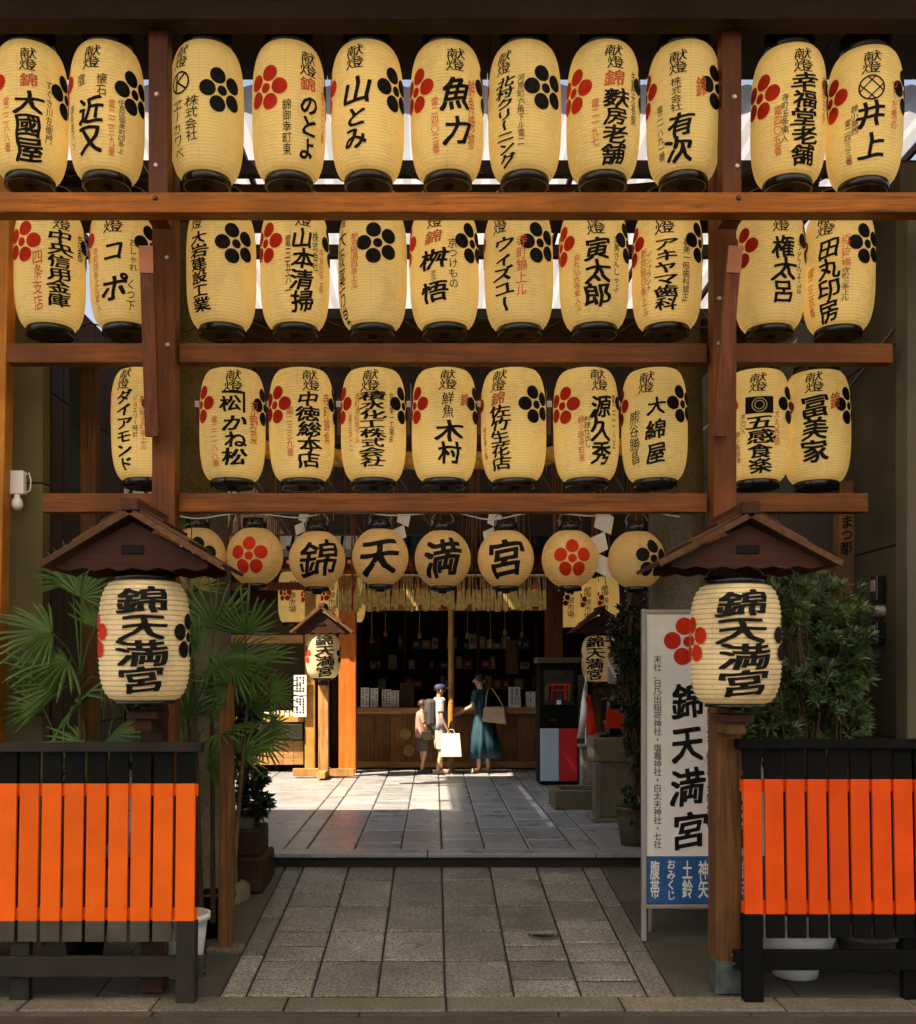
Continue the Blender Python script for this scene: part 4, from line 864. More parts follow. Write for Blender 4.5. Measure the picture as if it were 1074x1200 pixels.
shrub(742, 9.75, 0, 'dark small-leaved shrub growing behind the white signboard', [(742, 780, 18, 95, .15), (750, 900, 18, 95, .12), (735, 745, 22, 40, .15), (748, 840, 16, 60, .1)], 260, .065, M['bush'], 8, [(0, 1.8, .03)], 'leafy_shrub', 8, .013)
shrub(285, 8.9, ramp_z(8.9), 'dark leafy shrub behind the staked fan palm', [(288, 880, 26, 60, .2), (275, 820, 30, 40, .2), (300, 935, 16, 30, .1)], 170, .085, M['bush'], 9, [(0, 1.3, .03)], 'leafy_shrub', 8, .016)
pot('plant_pot', 742, 0, 9.85, .16, .36, M['concrete'], 'tall drab pot holding the shrub behind the white signboard')
t = thing('stone_planter', (WX(288, 8.9), 8.9, ramp_z(8.9)), 'stacked dark stone planter at the edge of the step', 'planter')
MB().bb(-.24, .20, -.32, .28, -.02, .26).build('lower_block', M['darkz'], t, .02); MB().bb(-.22, .16, -.25, .22, .262, .48).build('upper_block', M['darkz'], t, .02)
MB().bb(-.17, .09, -.2, .17, .482, .56).build('soil', M['ground'], t)

# ================================================================ courtyard buildings
t = thing('counter_hall', (0, 17.8, 0), 'timber shrine counter hall with a dark interior at the back of the courtyard', 'building')
yb = 17.8; X0, X1 = WX(402, yb), WX(700, yb)
for i in range(16):
    a = X0+i*(X1-X0)/16; MB().bb(a+.003, a+(X1-X0)/16-.003, -.02+random.uniform(-.004, .004), .03, .10, .84).build('plank', M['counter'], t)
MB().bb(X0, X1, -.05, .06, 0, .098).build('sill', M['counter_top'], t, .006)
MB().bb(X0, X1, -.10, .55, .90, 1.0).build('counter_top', M['counter_top'], t, .006)
MB().bb(X0, X1, -.045, .06, .842, .898).build('apron', M['counter'], t)
for px, py in ((475, 860), (480, 879)):
    m = MB(); c = W(px, py, yb)-t.location; n = 20
    m.tube([(c.x, -.022, c.z), (c.x, -.05, c.z)], [.105, .10], 22); m.build('round_emblem', M['counter_top'], t)
for z0, z1 in ((2.62, 2.74),): MB().bb(X0, X1, -.04, .08, z0, z1).build('lintel', M['yellow'], t, .005)
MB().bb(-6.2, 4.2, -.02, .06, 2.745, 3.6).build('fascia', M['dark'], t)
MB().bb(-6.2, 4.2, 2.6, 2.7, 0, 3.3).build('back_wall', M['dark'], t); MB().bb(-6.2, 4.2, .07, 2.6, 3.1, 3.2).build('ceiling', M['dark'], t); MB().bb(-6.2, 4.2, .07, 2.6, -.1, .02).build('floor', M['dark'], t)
MB().bb(X1, X1+.1, 0, 2.6, 0, 3.1).build('side_wall', M['dark'], t); MB().bb(X1+.1, 4.2, -.02, .06, 0, 2.74).build('side_wall', M['gable'], t)
MB().bb(X0-.2, X0-.1, .07, 2.6, 0, 3.1).build('side_wall', M['dark'], t)
for px, mt, y_ in ((408, M['sunpillar'], 16.9), (649, M['brace'], 17.0)):
    x = WX(px, y_); MB().bb(x-.135, x+.135, y_-yb-.13, y_-yb+.13, 0, 3.2).build('pillar', mt, t, .01)
MB().bb(-6.2, 4.2, -1.05, -.75, 3.205, 3.4).build('eave_beam', M['brace'], t, .01)
# roof
m = MB(); m.add([(-7, -1.7, 3.45), (5, -1.7, 3.45), (5, 3.6, 8.2), (-7, 3.6, 8.2), (-7, -1.7, 3.33), (5, -1.7, 3.33), (5, 3.6, 8.08), (-7, 3.6, 8.08)], [(0, 1, 2, 3), (7, 6, 5, 4), (0, 4, 5, 1), (2, 6, 7, 3), (1, 5, 6, 2), (0, 3, 7, 4)]); m.build('roof', M['rooftile'], t)
m = MB()
for i in range(48): x = -6.95+i*.25; m.bar((x, -1.72, 3.47), (x, 3.6, 8.23), .07, .06, Vector((0, -.66, .75)))
tag(m.build('tile_ribs', M['rooftile'], t), kind='stuff')
for i in range(26): x = -6.8+i*.46; MB().bar((x, -1.68, 3.27), (x, .05, 3.27), .06, .07, Vector((0, 0, 1))).build('rafter', M['brace'], t)
# interior glimpses
for px, py, wpx, hpx, mt in ((438, 760, 18, 30, M['dark']), (600, 770, 14, 40, M['counter'])):
    c = W(px, py, 19.6)-t.location; MB().box((c.x, c.z*0+1.8, c.z), (wpx*.0157, .03, hpx*.0157)).build('hanging_cloth', mt, t)
# dim shelves inside the hall, with packets, boxes and hanging charms
rg = random.Random(21)
for z in (1.25, 1.62, 1.99): MB().bb(WX(424, 19.7), WX(628, 19.7), 1.80, 2.05, z, z+.03).build('shelf', M['dark'], t)
for px in (424, 475, 560, 628): MB().bb(WX(px, 19.7)-.03, WX(px, 19.7)+.03, 1.76, 1.795, .9, 2.6).build('shelf_upright', M['gable'], t)
hall = t; cnt = {}
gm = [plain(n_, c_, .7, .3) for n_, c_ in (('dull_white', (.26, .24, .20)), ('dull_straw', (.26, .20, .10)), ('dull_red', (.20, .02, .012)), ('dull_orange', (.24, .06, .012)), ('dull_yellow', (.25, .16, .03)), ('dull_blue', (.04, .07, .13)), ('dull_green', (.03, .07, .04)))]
for z in (1.28, 1.65, 2.02):
    x = WX(428, 19.7)
    while x < WX(624, 19.7):
        wd = rg.uniform(.07, .20); h = rg.uniform(.10, .27)
        if rg.random() < .55:
            qi = rg.randrange(7); mt = gm[qi]; cnt[(z, qi)] = cnt.get((z, qi), 0)+1
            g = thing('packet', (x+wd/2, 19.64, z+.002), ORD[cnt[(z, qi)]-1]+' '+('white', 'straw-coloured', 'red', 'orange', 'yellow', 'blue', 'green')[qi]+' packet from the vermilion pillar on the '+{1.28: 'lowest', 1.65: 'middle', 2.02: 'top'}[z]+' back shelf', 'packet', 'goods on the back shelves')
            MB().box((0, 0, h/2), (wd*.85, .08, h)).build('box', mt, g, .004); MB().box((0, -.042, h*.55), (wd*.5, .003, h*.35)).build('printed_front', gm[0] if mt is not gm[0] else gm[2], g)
        x += wd
for i, px in enumerate((436, 452, 492, 548, 575, 592, 612)):
    g = thing('hanging_charm', (WX(px, 18.2), 18.2, 2.62), 'charm string hanging inside the counter opening, '+ORD[i]+' from the vermilion pillar', 'charm', 'charms hanging in the counter opening')
    L_ = rg.uniform(.25, .5); MB().tube([(0, 0, 0), (0, 0, -L_)], .004, 5).build('string', M['straw'], g); m = MB(); m.lathe([(0, -L_-.12), (.035, -L_-.10), (.03, -L_-.02), (.008, -L_)], n=10); m.build('tassel', rg.choice(gm[:5]), g)
# goods on the counter
t = hall
def standee(px, Yc, wd, h, lab, mat=None, cols=(), tilt=-.15, stand=True, cat='notice'):
    t = thing('counter_notice', (WX(px, Yc), Yc, 1.001), lab, cat, 'notices on the counter')
    m = MB(); m.box((0, 0, h/2), (wd, .012, h), (tilt, 0, 0)); m.build('sheet', mat or M['paperw'], t)
    if stand: MB().bb(-wd*.3, wd*.3, -.03, .05, 0, .02).build('foot', M['white'], t)
    m = MB(); r = random.Random(int(px))
    for x in cols:
        for q in range(int(h/.045)):
            if r.random() < .8: m.box((x*wd, -.009-(.5*h-.03-q*.042-h/2)*0, h*.88-q*.040), (wd*.13, .003, .022), (tilt, 0, 0))
    if m.v: 
        o = m.build('printed_lines', M['ink'], t)
        for v in o.data.vertices: v.co.y += (v.co.z-h/2)*math.tan(-tilt) - .002
for px, wd, h, lab, cols in ((428, .14, .33, 'white notice at the pillar end of the counter', (-.25, .2)), (439, .13, .32, 'second white notice along the counter, touching the first', (-.2, .25)), (453, .15, .30, 'white price card between the paired notices and the brown frame', (-.3, 0, .3)),
                             (463, .14, .28, 'shorter white card leaning beside the brown picture frame', (-.2, .2)), (603, .20, .34, 'white poster beside the woman in teal', (-.2, .2)), (622, .16, .26, 'small pale card at the cabinet end of the counter', (0,)), (606, .13, .17, 'small white price card below the poster', (-.2, .2))):
    standee(px, 17.78 if h < .2 else 17.95, wd, h, lab, None, cols)
t = thing('picture_frame', (WX(477, 18.05), 18.05, 1.001), 'brown framed picture leaning on the counter behind the child', 'picture frame')
MB().box((0, .05, .21), (.24, .02, .40), (-.2, 0, 0)).build('frame', M['brace'], t, .004); MB().box((0, .036, .21), (.17, .012, .32), (-.2, 0, 0)).build('picture', M['olive'], t)
t = thing('bamboo_pole', (WX(529, 17.1), 17.1, 0), 'upright yellow bamboo pole before the dark counter opening', 'pole')
MB().tube([(0, 0, 0), (0, 0, 2.85)], .05, 14).build('cane', M['yellow'], t)
for z in (.5, 1.1, 1.7, 2.3): MB().lathe([(.05, 0), (.056, .012), (.05, .024)], (0, 0, z), 14).build('node', M['yellow'], t)
# tassel curtain
t = thing('tassel_curtain', (0, 10.4, WZ(676, 10.4)), 'fringe of pale straw tassels hanging below the round lanterns', 'straw fringe')
r_ = random.Random(3); m = MB(); m2 = MB()
for i in range(170):
    x = WX(398+242*i/169+r_.uniform(-2, 2), 10.4); h = r_.uniform(.26, .34); dx = r_.gauss(0, .02)
    m.tube([(x, 0, 0), (x+dx*.5, 0, -h*.5)], .004, 4, False); m2.tube([(x+dx*.5, 0, -h*.42), (x+dx, 0, -h)], [.008, .017], 5)
tag(m.build('strings', M['straw'], t), kind='stuff'); tag(m2.build('tassels', M['straw_pale'], t), kind='stuff')  # sunlight on the tassels put into their paler straw colour
MB().tube([(WX(395, 10.4), 0, .01), (WX(643, 10.4), 0, .01)], .014, 8).build('carrying_rope', M['straw'], t)
for i in range(9):
    x = WX(415+i*26+r_.uniform(-5, 5), 10.42); MB().box((x, .03, -.19), (.06, .004, .24)).build('red_paper_strip', M['red'], t)
# left stall in the sun
t = thing('amulet_stall', (0, 17.0, 0), 'open timber amulet stall with yellow posts beside the vermilion pillar', 'stall')
for px in (364,): x = WX(px, 17); MB().bb(x-.08, x+.08, -.08, .08, 0, 3.1).build('post', M['yellow'], t, .008)
x0, x1 = WX(250, 17), WX(356, 17)
MB().bb(x0, x1, -.05, .05, 2.05, 2.18).build('crossbeam', M['counter_top'], t, .006); MB().bb(x0, WX(372, 17), -.06, .06, 2.9, 3.02).build('crossbeam', M['brace'], t, .006)
for i in range(9): a = x0+(x1-x0)*i/9; MB().bb(a+.003, a+(x1-x0)/9-.003, -.03, .02, .12, .50).build('plank', M['counter_top'], t)
MB().bb(x0, x1, -.10, .7, .80, .88).build('desk_top', M['yellow'], t, .006); MB().bb(x0, x1, -.12, .3, .52, .77).build('drawer_box', M['greyblack'], t, .008)
MB().bb(x0, x1, .9, .95, 0, 3.0).build('back_panel', M['olive'], t)
for px, py, wd, h in ((352, 803, .2, .32), (352, 828, .2, .32)):
    c = W(px, py, 16.85)-t.location; MB().box((c.x, c.y, c.z), (wd, .01, h)).build('notice_sheet', M['paperw'], t)
    m = MB()
    for q in (-.05, .0, .05):
        for j in range(6):
            if random.random() < .8: m.box((c.x+q, c.y-.0075, c.z+.12-j*.042), (.025, .003, .028))
    m.build('printed_lines', M['ink'], t)
r2 = random.Random(9)
for i in range(7):
    c = WX(314+i*6, 17.2); t3 = thing('amulet_box', (c, 17.1, .881), 'small pale amulet box on the stall desk, '+ORD[i]+' from the shaded end', 'box', 'amulet boxes on the stall desk')
    MB().box((0, 0, .03+.02*r2.random()), (.065, .10, .06)).build('box', M['straw_pale'] if i % 2 else M['paperw'], t3, .004); MB().box((0, 0, .085), (.06, .09, .012)).build('lid', M['white'], t3, .003)
for i, (px, py, Y) in enumerate(((343, 700, 17.35), (367, 702, 17.35), (389, 700, 17.35), (412, 700, 17.45), (669, 706, 17.3), (689, 708, 17.3), (709, 706, 17.3))):
    lantern(LONG, px, py, Y, 'paper_lantern', ('shaded long lantern hanging over the amulet stall, ' if i < 4 else 'shaded long lantern hanging above the striped cabinet, ')+ORD[i % 4]+' from the '+('palms' if i < 4 else 'dark red pillar'), 'long lanterns deep in the courtyard', [(K, px, py-20, py-8, 8), ('錦市場', px, py-6, py+18, 8)], [('red', px-9, py-4, .13)])
t = thing('hanging_rail', (0, 17.35, WZ(660, 17.35)), 'dark rail with the courtyard lanterns hanging over the stall', 'rail'); MB().bb(WX(330, 17.35), WX(425, 17.35), -.03, .03, 0, .08).build('rail', M['brace'], t)
t = thing('hanging_rail', (0, 17.3, WZ(666, 17.3)), 'dark rail with lanterns hanging above the striped cabinet', 'rail'); MB().bb(WX(655, 17.3), WX(722, 17.3), -.03, .03, 0, .08).build('rail', M['brace'], t)
# fortune-slip cabinet
Y = 15.0; t = thing('vending_cabinet', (WX(655, Y), Y, 0), 'fortune-slip cabinet with a display window over white and red stripes', 'vending cabinet')
h = .27
MB().bb(-h, h, .0, .5, 0.02, 1.72).build('body', M['black'], t, .01)
MB().bb(-h+.01, -.0, -.014, -.001, .06, .80).build('pale_blue_panel', plain('pale_blue', (.42, .55, .68), .4, .05), t, .003); MB().bb(.004, h-.01, -.014, -.001, .06, .80).build('red_panel', plain('cabinet_red', (.55, .01, .015), .4, .1), t, .003)
MB().bb(-h-.03, h+.03, -.05, .52, 1.721, 1.80).build('cap', M['concrete'], t, .01)
m = MB(); m.bb(-.21, .21, -.016, -.001, 1.13, 1.62); m.build('window', plain('window_backing', (.035, .03, .03), .2, .3), t)
m = MB()                                       # little red torii display
for s in (-1, 1): m.tube([(s*.10, -.03, 1.20), (s*.09, -.03, 1.40)], .014, 8)
m.bb(-.16, .16, -.045, -.018, 1.40, 1.43); m.bb(-.13, .13, -.04, -.02, 1.33, 1.35); m.build('model_gate', M['red'], t)
for s in (-1, 1):
    m = MB(); m.lathe([(0, 0), (.04, .01), (.03, .12), (.045, .16), (.02, .24), (0, .25)], (s*.155, -.03, 1.18), 12); m.build('lion_figure', M['bark'], t)
m = MB(); m.bb(-.03, .03, -.03, -.017, 1.14, 1.20); m.build('slip_tray', M['paperw'], t)
m = MB(); m.bb(-.14, -.02, -.02, -.002, .90, .94); m.build('coin_slot', M['bronze'], t)
# stone basin, banner, ox statue
t = thing('stone_trough', (WX(682, 12.4), 12.4, 0), 'low square stone trough on the ground beside the pedestal', 'stone trough')
m = MB(); 
for a in ((-.32, .32, -.05, .05), (-.32, .32, .50, .60), (-.32, -.22, .052, .498), (.22, .32, .052, .498)): MB().bb(*a, 0, .22).build('side', M['torii'], t, .01)
MB().bb(-.218, .218, .052, .498, 0, .12).build('bed', M['ground'], t)
t = thing('stone_post', (WX(690, 13.2), 13.2, 0), 'short square stone post behind the trough', 'stone post'); MB().bb(-.1, .1, -.1, .1, 0, .66).build('shaft', M['stone'], t, .015); MB().bb(-.125, .125, -.125, .125, .662, .70).build('cap', M['stone'], t, .012)
t = thing('sign_pillar', (WX(678, 15.7), 15.7, 0), 'pale upright stone slab behind the fortune-slip cabinet', 'stone slab'); MB().bb(-.10, .14, 0, .12, 0, 1.55).build('slab', M['stone'], t, .015)
t = thing('hanging_banner', (WX(688, 13.6), 13.6, .75), 'white and red cloth banner catching the sun behind the pedestal', 'banner')
m = MB(); n = 8; vs = []
for i in range(n+1):
    f = i/n; z = .72*(1-f); 
    for j, q in enumerate((-1, -.2)): vs.append((q*.12*(.2+f*.9)+.03*0, .05*math.sin(f*6+j), z))
m.add(vs, [(2*i, 2*i+1, 2*i+3, 2*i+2) for i in range(n)], True); o = m.build('white_cloth', M['white'], t); o.modifiers.new('s', 'SOLIDIFY').thickness = .004
m = MB(); vs = []
for i in range(n+1):
    f = i/n; z = .55*(1-f)
    for j, q in enumerate((-.1, 1)): vs.append((q*.11*(.6+f*.5)+.0, .02+.05*math.sin(f*5+j), z))
m.add(vs, [(2*i, 2*i+1, 2*i+3, 2*i+2) for i in range(n)], True); o = m.build('red_cloth', M['red'], t); o.modifiers.new('s', 'SOLIDIFY').thickness = .004
MB().tube([(.0, .06, -.75), (.0, .06, .80)], .014, 8).build('pole', M['white'], t)
Y = 11.3; t = thing('stone_pedestal', (WX(722, Y), Y, 0), 'square stone pedestal carrying the bronze ox', 'pedestal')
MB().bb(-.25, .27, 0, .45, 0, .05).build('plinth', M['torii'], t, .01); MB().bb(-.19, .22, .03, .42, .051, .64).build('shaft', M['torii'], t, .012); MB().bb(-.24, .26, -.01, .46, .641, .90).build('top_block', M['torii'], t, .012)
for x_ in (-.185, .19): MB().bb(x_-.025, x_+.025, .0, .028, .052, .639).build('corner_strip', M['kerb'], t)
def skinned(name, pts, edges, rad, mat, parent, sub=2, flat=None):
    me = bpy.data.meshes.new(name); me.from_pydata([tuple(p) for p in pts], edges, []); me.materials.append(mat)
    o = link(name, me, parent); sk = o.modifiers.new('skin', 'SKIN'); sk.use_smooth_shade = True
    for i, r in enumerate(rad):
        v = me.skin_vertices[0].data[i]; v.radius = r if isinstance(r, tuple) else (r, r); v.use_root = (i == 0)
    o.modifiers.new('sub', 'SUBSURF').levels = sub; o.modifiers['sub'].render_levels = sub
    return o
t = thing('ox_statue', (WX(724, Y+.2), Y+.2, .901), 'bronze reclining ox with a red bib on the stone pedestal', 'statue')
skinned('body', [(.10, .1, .17), (.02, .0, .19), (-.05, -.06, .25), (-.06, -.10, .36), (-.07, -.16, .40), (-.08, -.23, .36), (.16, .05, .10), (-.10, -.10, .06), (.04, -.12, .05), (-.12, -.18, .035), (.10, -.16, .03)], [(0, 1), (1, 2), (2, 3), (3, 4), (4, 5), (0, 6), (1, 7), (1, 8), (7, 9), (8, 10)], [.15, .14, .10, .07, .075, .045, .10, .05, .05, .035, .035], M['bronze'], t)
for s in (-1, 1):
    m = MB(); m.tube([(-.07+s*.05, -.14, .44), (-.07+s*.10, -.14, .47), (-.07+s*.12, -.15, .52)], [.018, .013, .004], 8); m.build('horn', M['bronze'], t)
    m = MB(); m.tube([(-.07+s*.06, -.12, .41), (-.07+s*.13, -.11, .40)], [.018, .006], 8); m.build('ear', M['bronze'], t)
m = MB(); m.prism([(-.17, .10), (.05, .10), (.02, .30), (-.14, .30)], -.20, -.185); m.build('bib', M['red'], t)
MB().bb(-.22, .2, -.16, .2, .0, .03).build('base_plate', M['bronze'], t, .006)
t = thing('notice_box', (WX(720, 12.3), 12.3, WZ(800, 12.3)), 'grey square panel hanging on a post above the bronze ox', 'panel'); MB().box((0, 0, .14), (.15, .04, .30)).build('panel', M['metal'], t, .006)
MB().bb(-.02, .02, .021, .06, -1.45, .30).build('post', M['darkz'], t)

# ================================================================ people
def person(px, Y, label, H, rz):
    t = thing('person', (WX(px, Y), Y, 0), label, 'person', rz=rz); return t
def figure(t, H, arms, legs, lean=0, skin_=None, head_tilt=0):
    """one continuous body: forward is -Y of the figure. arms/legs give elbow+hand and knee+foot points as fractions of H"""
    s = H; hip = Vector((0, 0, .50*s)); chest = Vector((0, -lean*.5, .72*s)); neck = Vector((0, -lean*.8, .835*s)); hd = neck+Vector((0, -.012*s-head_tilt*.5, .07*s)); top = neck+Vector((0, -.018*s-head_tilt, .118*s))
    P = [hip, Vector((0, -lean*.25, .60*s)), chest, neck, hd, top]; E = [(0, 1), (1, 2), (2, 3), (3, 4), (4, 5)]
    Rd = [(.078*s, .058*s), (.066*s, .05*s), (.082*s, .055*s), .027*s, .048*s, .040*s]
    for sd, (el, ha) in zip((-1, 1), arms):
        sh = Vector((sd*.105*s, -lean*.75, .795*s)); k = len(P); el = Vector(el)*s; ha = Vector(ha)*s; d = (ha-el).normalized()
        P += [sh, el, ha, ha+d*.045*s]; E += [(2, k), (k, k+1), (k+1, k+2), (k+2, k+3)]; Rd += [.030*s, .022*s, .014*s, (.018*s, .010*s)]
        q = d.orthogonal().normalized()
        for f in range(5):
            o = (f-2)*.010*s; ll = (.020, .034, .040, .036, .026)[f]*s; kk = len(P)
            b0 = ha+d*(.03 if f == 0 else .055)*s+q*o; P += [b0, b0+d*ll+q*(o*.3 if f else -.015*s)]; E += [(k+3, kk), (kk, kk+1)]; Rd += [.0052*s, .0042*s]
    for sd, (kn, ft) in zip((-1, 1), legs):
        h0 = Vector((sd*.048*s, 0, .46*s)); k = len(P); kn = Vector(kn)*s; ft = Vector(ft)*s
        P += [h0, kn, ft, ft+Vector((0, -.085*s, -.018*s))]; E += [(0, k), (k, k+1), (k+1, k+2), (k+2, k+3)]; Rd += [.050*s, .031*s, .020*s, (.024*s, .014*s)]
    o = skinned('body', P, E, Rd, skin_ or M['skin'], t, 2)
    hz = hd+Vector((0, -.046*s, 0))
    for sd in (-1, 1):
        m = MB(); m.tube([hz+Vector((sd*.017*s, .004*s, .008*s)), hz+Vector((sd*.017*s, -.003*s, .008*s))], .0055*s, 8); m.build('eye', M['ink'], t)
        m = MB(); m.tube([hd+Vector((sd*.048*s, .004*s, .012*s)), hd+Vector((sd*.052*s, .002*s, -.012*s))], [.012*s, .007*s], 8); m.build('ear', M['skin'], t)
    m = MB(); m.tube([hz+Vector((0, .002*s, .012*s)), hz+Vector((0, -.014*s, -.008*s))], [.005*s, .010*s], 8); m.build('nose', M['skin'], t)
    m = MB(); m.tube([hz+Vector((-.012*s, .002*s, -.025*s)), hz+Vector((.012*s, .002*s, -.025*s))], .003*s, 6); m.build('mouth', M['red'], t)
    return dict(hip=hip, chest=chest, neck=neck, hd=hd, top=top, P=P)
def garment(name, rings, mat, t, n=28, folds=0, seed=0, sol=.006):
    m = MB(); vs = []; r = random.Random(seed); ph = r.uniform(0, 6)
    for (cx, cy, z, rx, ry) in rings:
        for j in range(n):
            a = 2*math.pi*j/n; f = 1+folds*(rings[0][2]-z)*math.sin(7*a+ph)+folds*.6*(rings[0][2]-z)*math.sin(11*a+2*ph); vs.append((cx+rx*math.cos(a)*f, cy+ry*math.sin(a)*f, z))
    k = len(rings); m.add(vs, [(i*n+j, i*n+(j+1) % n, (i+1)*n+(j+1) % n, (i+1)*n+j) for i in range(k-1) for j in range(n)], True)
    o = m.build(name, mat, t); o.modifiers.new('s', 'SOLIDIFY').thickness = sol; return o
def sleeve(name, a, b, r0, r1, mat, t): m = MB(); m.tube([a, (a+b)/2, b], [r0, (r0+r1)/2*1.02, r1], 14); return m.build(name, mat, t)
def hair(F_, s, mat, t, long=0, bun=0):
    m = MB(); c = F_['hd']+Vector((0, .010*s, .018*s)); n = 20; vs = []; k = 9
    for i in range(k+1):
        th = math.pi*.62*i/k
        for j in range(n):
            a = 2*math.pi*j/n; rr = 1.0 if math.sin(a) > -.35 or th < .75 else .0
            el = th if rr else .75
            vs.append(c+Vector((.060*s*math.sin(el)*math.cos(a), .064*s*math.sin(el)*math.sin(a), .060*s*math.cos(el))))
    m.add(vs, [(i*n+j, i*n+(j+1) % n, (i+1)*n+(j+1) % n, (i+1)*n+j) for i in range(k) for j in range(n)], True); m.build('hair', mat, t)
    if bun:
        m = MB(); b = F_['hd']+Vector((0, .075*s, .0)); m.lathe([(0, -.03*s), (.022*s, -.02*s), (.03*s, 0), (.022*s, .02*s), (0, .03*s)], b, 14); m.build('hair_bun', mat, t)
teal = plain('teal_dress', (.004, .040, .070), .7, .2); tan = plain('tan_bag', (.32, .22, .14), .6, .15); shirt = plain('grey_shirt', (.34, .32, .34), .8, .12); shorts = plain('pale_shorts', (.42, .41, .39), .8, .2)
pink = plain('pink_shirt', (.42, .20, .17), .8, .2); dkshort = plain('dark_shorts', (.07, .06, .05), .8, .2); navy = plain('navy_cap', (.025, .03, .12), .7, .2); packm = plain('charcoal_pack', (.05, .045, .045), .7, .5); brownh = plain('brown_hair', (.05, .025, .012), .5)
# woman in the teal dress, facing the counter and turned to the bamboo pole
s = 1.60; t = person(567, 16.9, 'woman in a long teal dress with a tan shoulder bag reaching over the counter', s, math.radians(-118))
Fg = figure(t, s, [((-.13, -.10, .66), (-.09, -.25, .60)), ((.13, -.06, .66), (.12, -.20, .60))], [((-.05, .0, .26), (-.05, .03, .035)), ((.05, -.03, .26), (.055, -.03, .035))], lean=.07, head_tilt=.03)
garment('dress', [(0, -.058, .825*s, .075*s, .045*s), (0, -.05, .795*s, .118*s, .066*s), (0, -.045, .74*s, .108*s, .076*s), (0, -.02, .62*s, .082*s, .066*s), (0, 0, .56*s, .092*s, .078*s), (0, .005, .48*s, .120*s, .100*s), (0, .01, .33*s, .140*s, .118*s), (0, .015, .15*s, .168*s, .138*s)], teal, t, 40, .16, 2)
for sd, e in ((-1, Vector((-.13, -.10, .66))*s), (1, Vector((.13, -.06, .66))*s)):
    a = Vector((sd*.100*s, -.052, .80*s)); sleeve('sleeve', a, a+(e-a)*.75, .040*s, .034*s, teal, t)
hair(Fg, s, M['hair'], t, bun=1)
for sd, y_ in ((-1, .03), (1, -.03)): m = MB(); m.box((sd*.052*s, y_*s-.06, .012), (.08, .22, .024)); m.build('sandal', tan, t, .008)
b = thing('shoulder_bag', (WX(580, 16.7), 16.62, .80), 'tan leather shoulder bag hanging at the hip of the woman in teal', 'bag', rz=-.35)
m = MB(); m.prism([(-.21, .02), (.20, -.02), (.17, .25), (-.15, .25)], -.055, .055); m.build('bag_body', tan, b, .02); MB().box((0, -.058, .17), (.34, .012, .12)).build('flap', tan, b, .004)
MB().tube([(-.15, 0, .22), (-.16, .06, .40), (-.14, .12, .55), (-.08, .14, .52), (.05, .08, .36), (.15, 0, .22)], .010, 6).build('strap', tan, b)
# person in the navy cap with a rucksack
s = 1.44; t = person(515, 16.7, 'person in a navy cap, grey shirt and pale shorts with a dark rucksack', s, math.radians(100))
Fg = figure(t, s, [((-.14, .0, .63), (-.12, -.08, .47)), ((.14, -.02, .63), (.125, -.10, .46))], [((-.05, -.02, .26), (-.05, .03, .035)), ((.05, -.02, .26), (.05, -.03, .035))])
garment('shirt', [(0, .0, .83*s, .06*s, .045*s), (0, .0, .80*s, .118*s, .068*s), (0, 0, .70*s, .112*s, .078*s), (0, 0, .56*s, .100*s, .075*s), (0, 0, .49*s, .108*s, .082*s)], shirt, t, 32, .08, 3)
for sd, e in ((-1, Vector((-.14, 0, .63))*s), (1, Vector((.14, -.02, .63))*s)):
    a = Vector((sd*.10*s, 0, .79*s)); sleeve('sleeve', a, a+(e-a)*.7, .044*s, .042*s, shirt, t)
    sleeve('shorts_leg', Vector((sd*.045*s, 0, .50*s)), Vector((sd*.052*s, -.015*s, .28*s)), .062*s, .058*s, shorts, t)
m = MB(); m.lathe([(.058*s, -.004), (.058*s, .014*s), (.050*s, .036*s), (.026*s, .048*s), (0, .052*s)], Fg['hd']+Vector((0, .004, .022*s)), 24, sy=1.1); m.build('cap', navy, t)
m = MB(); m.box(Fg['hd']+Vector((0, -.085*s, .026*s)), (.10*s, .08*s, .007)); m.build('cap_peak', navy, t, .003)
hair(Fg, s*.95, M['hair'], t)
for sd, y_ in ((-1, .03), (1, -.03)): m = MB(); m.box((sd*.05*s, y_*s-.05, .03), (.085, .25, .06)); m.build('shoe', tan, t, .02)
b = thing('rucksack', (WX(515, 16.7)-.14, 16.7-.02, .80), 'dark patterned rucksack worn by the person in the navy cap', 'rucksack', rz=math.radians(100))
m = MB(); m.box((0, 0, .16), (.28, .16, .42)); m.build('pack', packm, b, .05); MB().box((0, .09, .10), (.20, .05, .20)).build('front_pocket', packm, b, .02)
for sd in (-1, 1): MB().tube([(sd*.09, -.07, .34), (sd*.10, -.20, .36), (sd*.11, -.25, .22), (sd*.11, -.10, .02)], .014, 6).build('strap', packm, b)
b = thing('shopping_bag', (WX(529, 16.6), 16.55, .28), 'white paper shopping bag held by the person in the navy cap', 'bag', rz=.1)
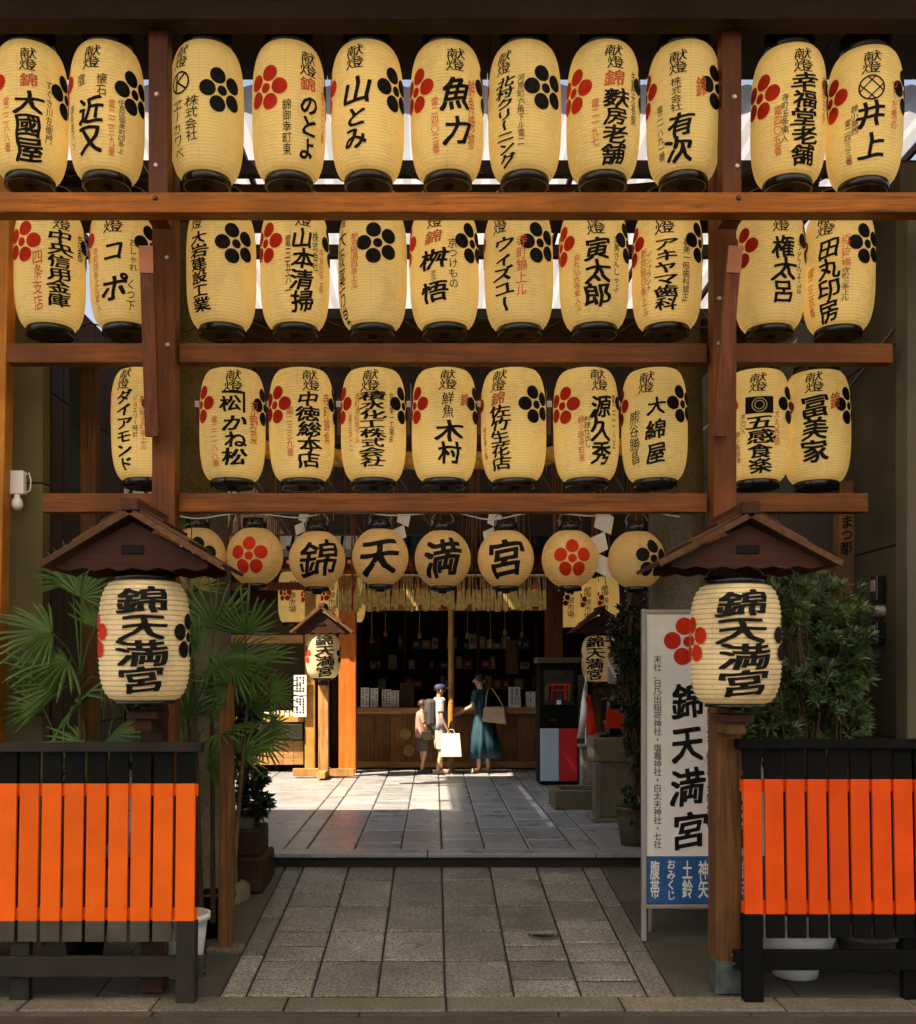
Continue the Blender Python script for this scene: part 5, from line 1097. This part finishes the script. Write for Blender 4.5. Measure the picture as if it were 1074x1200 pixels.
m = MB(); m.add([(-.16, -.05, 0), (.16, -.05, 0), (.16, .05, 0), (-.16, .05, 0), (-.14, -.03, .36), (.13, -.03, .36), (.13, .03, .36), (-.14, .03, .36)], [(3, 2, 1, 0), (0, 1, 5, 4), (1, 2, 6, 5), (2, 3, 7, 6), (3, 0, 4, 7)]); m.build('bag_body', M['paperw'], b, .006)
MB().tube([(-.07, 0, .35), (-.03, 0, .42), (.03, 0, .42), (.06, 0, .35)], .006, 6).build('handle', M['paperw'], b)
# child
s = 1.18; t = person(495, 16.8, 'child in a pink shirt and dark shorts standing behind the person in the cap', s, math.radians(110))
Fg = figure(t, s, [((-.13, .0, .64), (-.10, -.10, .52)), ((.13, -.02, .64), (.10, -.12, .52))], [((-.05, -.02, .26), (-.05, .03, .035)), ((.05, -.02, .26), (.05, -.03, .035))], head_tilt=.01)
garment('shirt', [(0, .0, .83*s, .06*s, .045*s), (0, .0, .80*s, .112*s, .068*s), (0, 0, .70*s, .112*s, .080*s), (0, 0, .56*s, .105*s, .080*s), (0, 0, .48*s, .115*s, .088*s)], pink, t, 32, .08, 4)
for sd, e in ((-1, Vector((-.13, 0, .64))*s), (1, Vector((.13, -.02, .64))*s)):
    a = Vector((sd*.10*s, 0, .79*s)); sleeve('sleeve', a, a+(e-a)*.75, .046*s, .042*s, pink, t)
    sleeve('shorts_leg', Vector((sd*.045*s, 0, .50*s)), Vector((sd*.052*s, -.01*s, .30*s)), .064*s, .060*s, dkshort, t)
hair(Fg, s*1.04, brownh, t)
for sd, y_ in ((-1, .03), (1, -.03)): m = MB(); m.box((sd*.05*s, y_*s-.045, .03), (.075, .21, .06)); m.build('shoe', dkshort, t, .02)
b = thing('pouch', (WX(500, 16.7), 16.62, .52), 'small olive pouch hanging at the side of the child', 'bag', rz=.3)
MB().box((0, 0, .08), (.17, .05, .15)).build('pouch_body', M['olive'], b, .015); MB().tube([(-.07, 0, .15), (-.10, .08, .38), (.0, .14, .44), (.07, 0, .15)], .006, 6).build('strap', M['olive'], b)
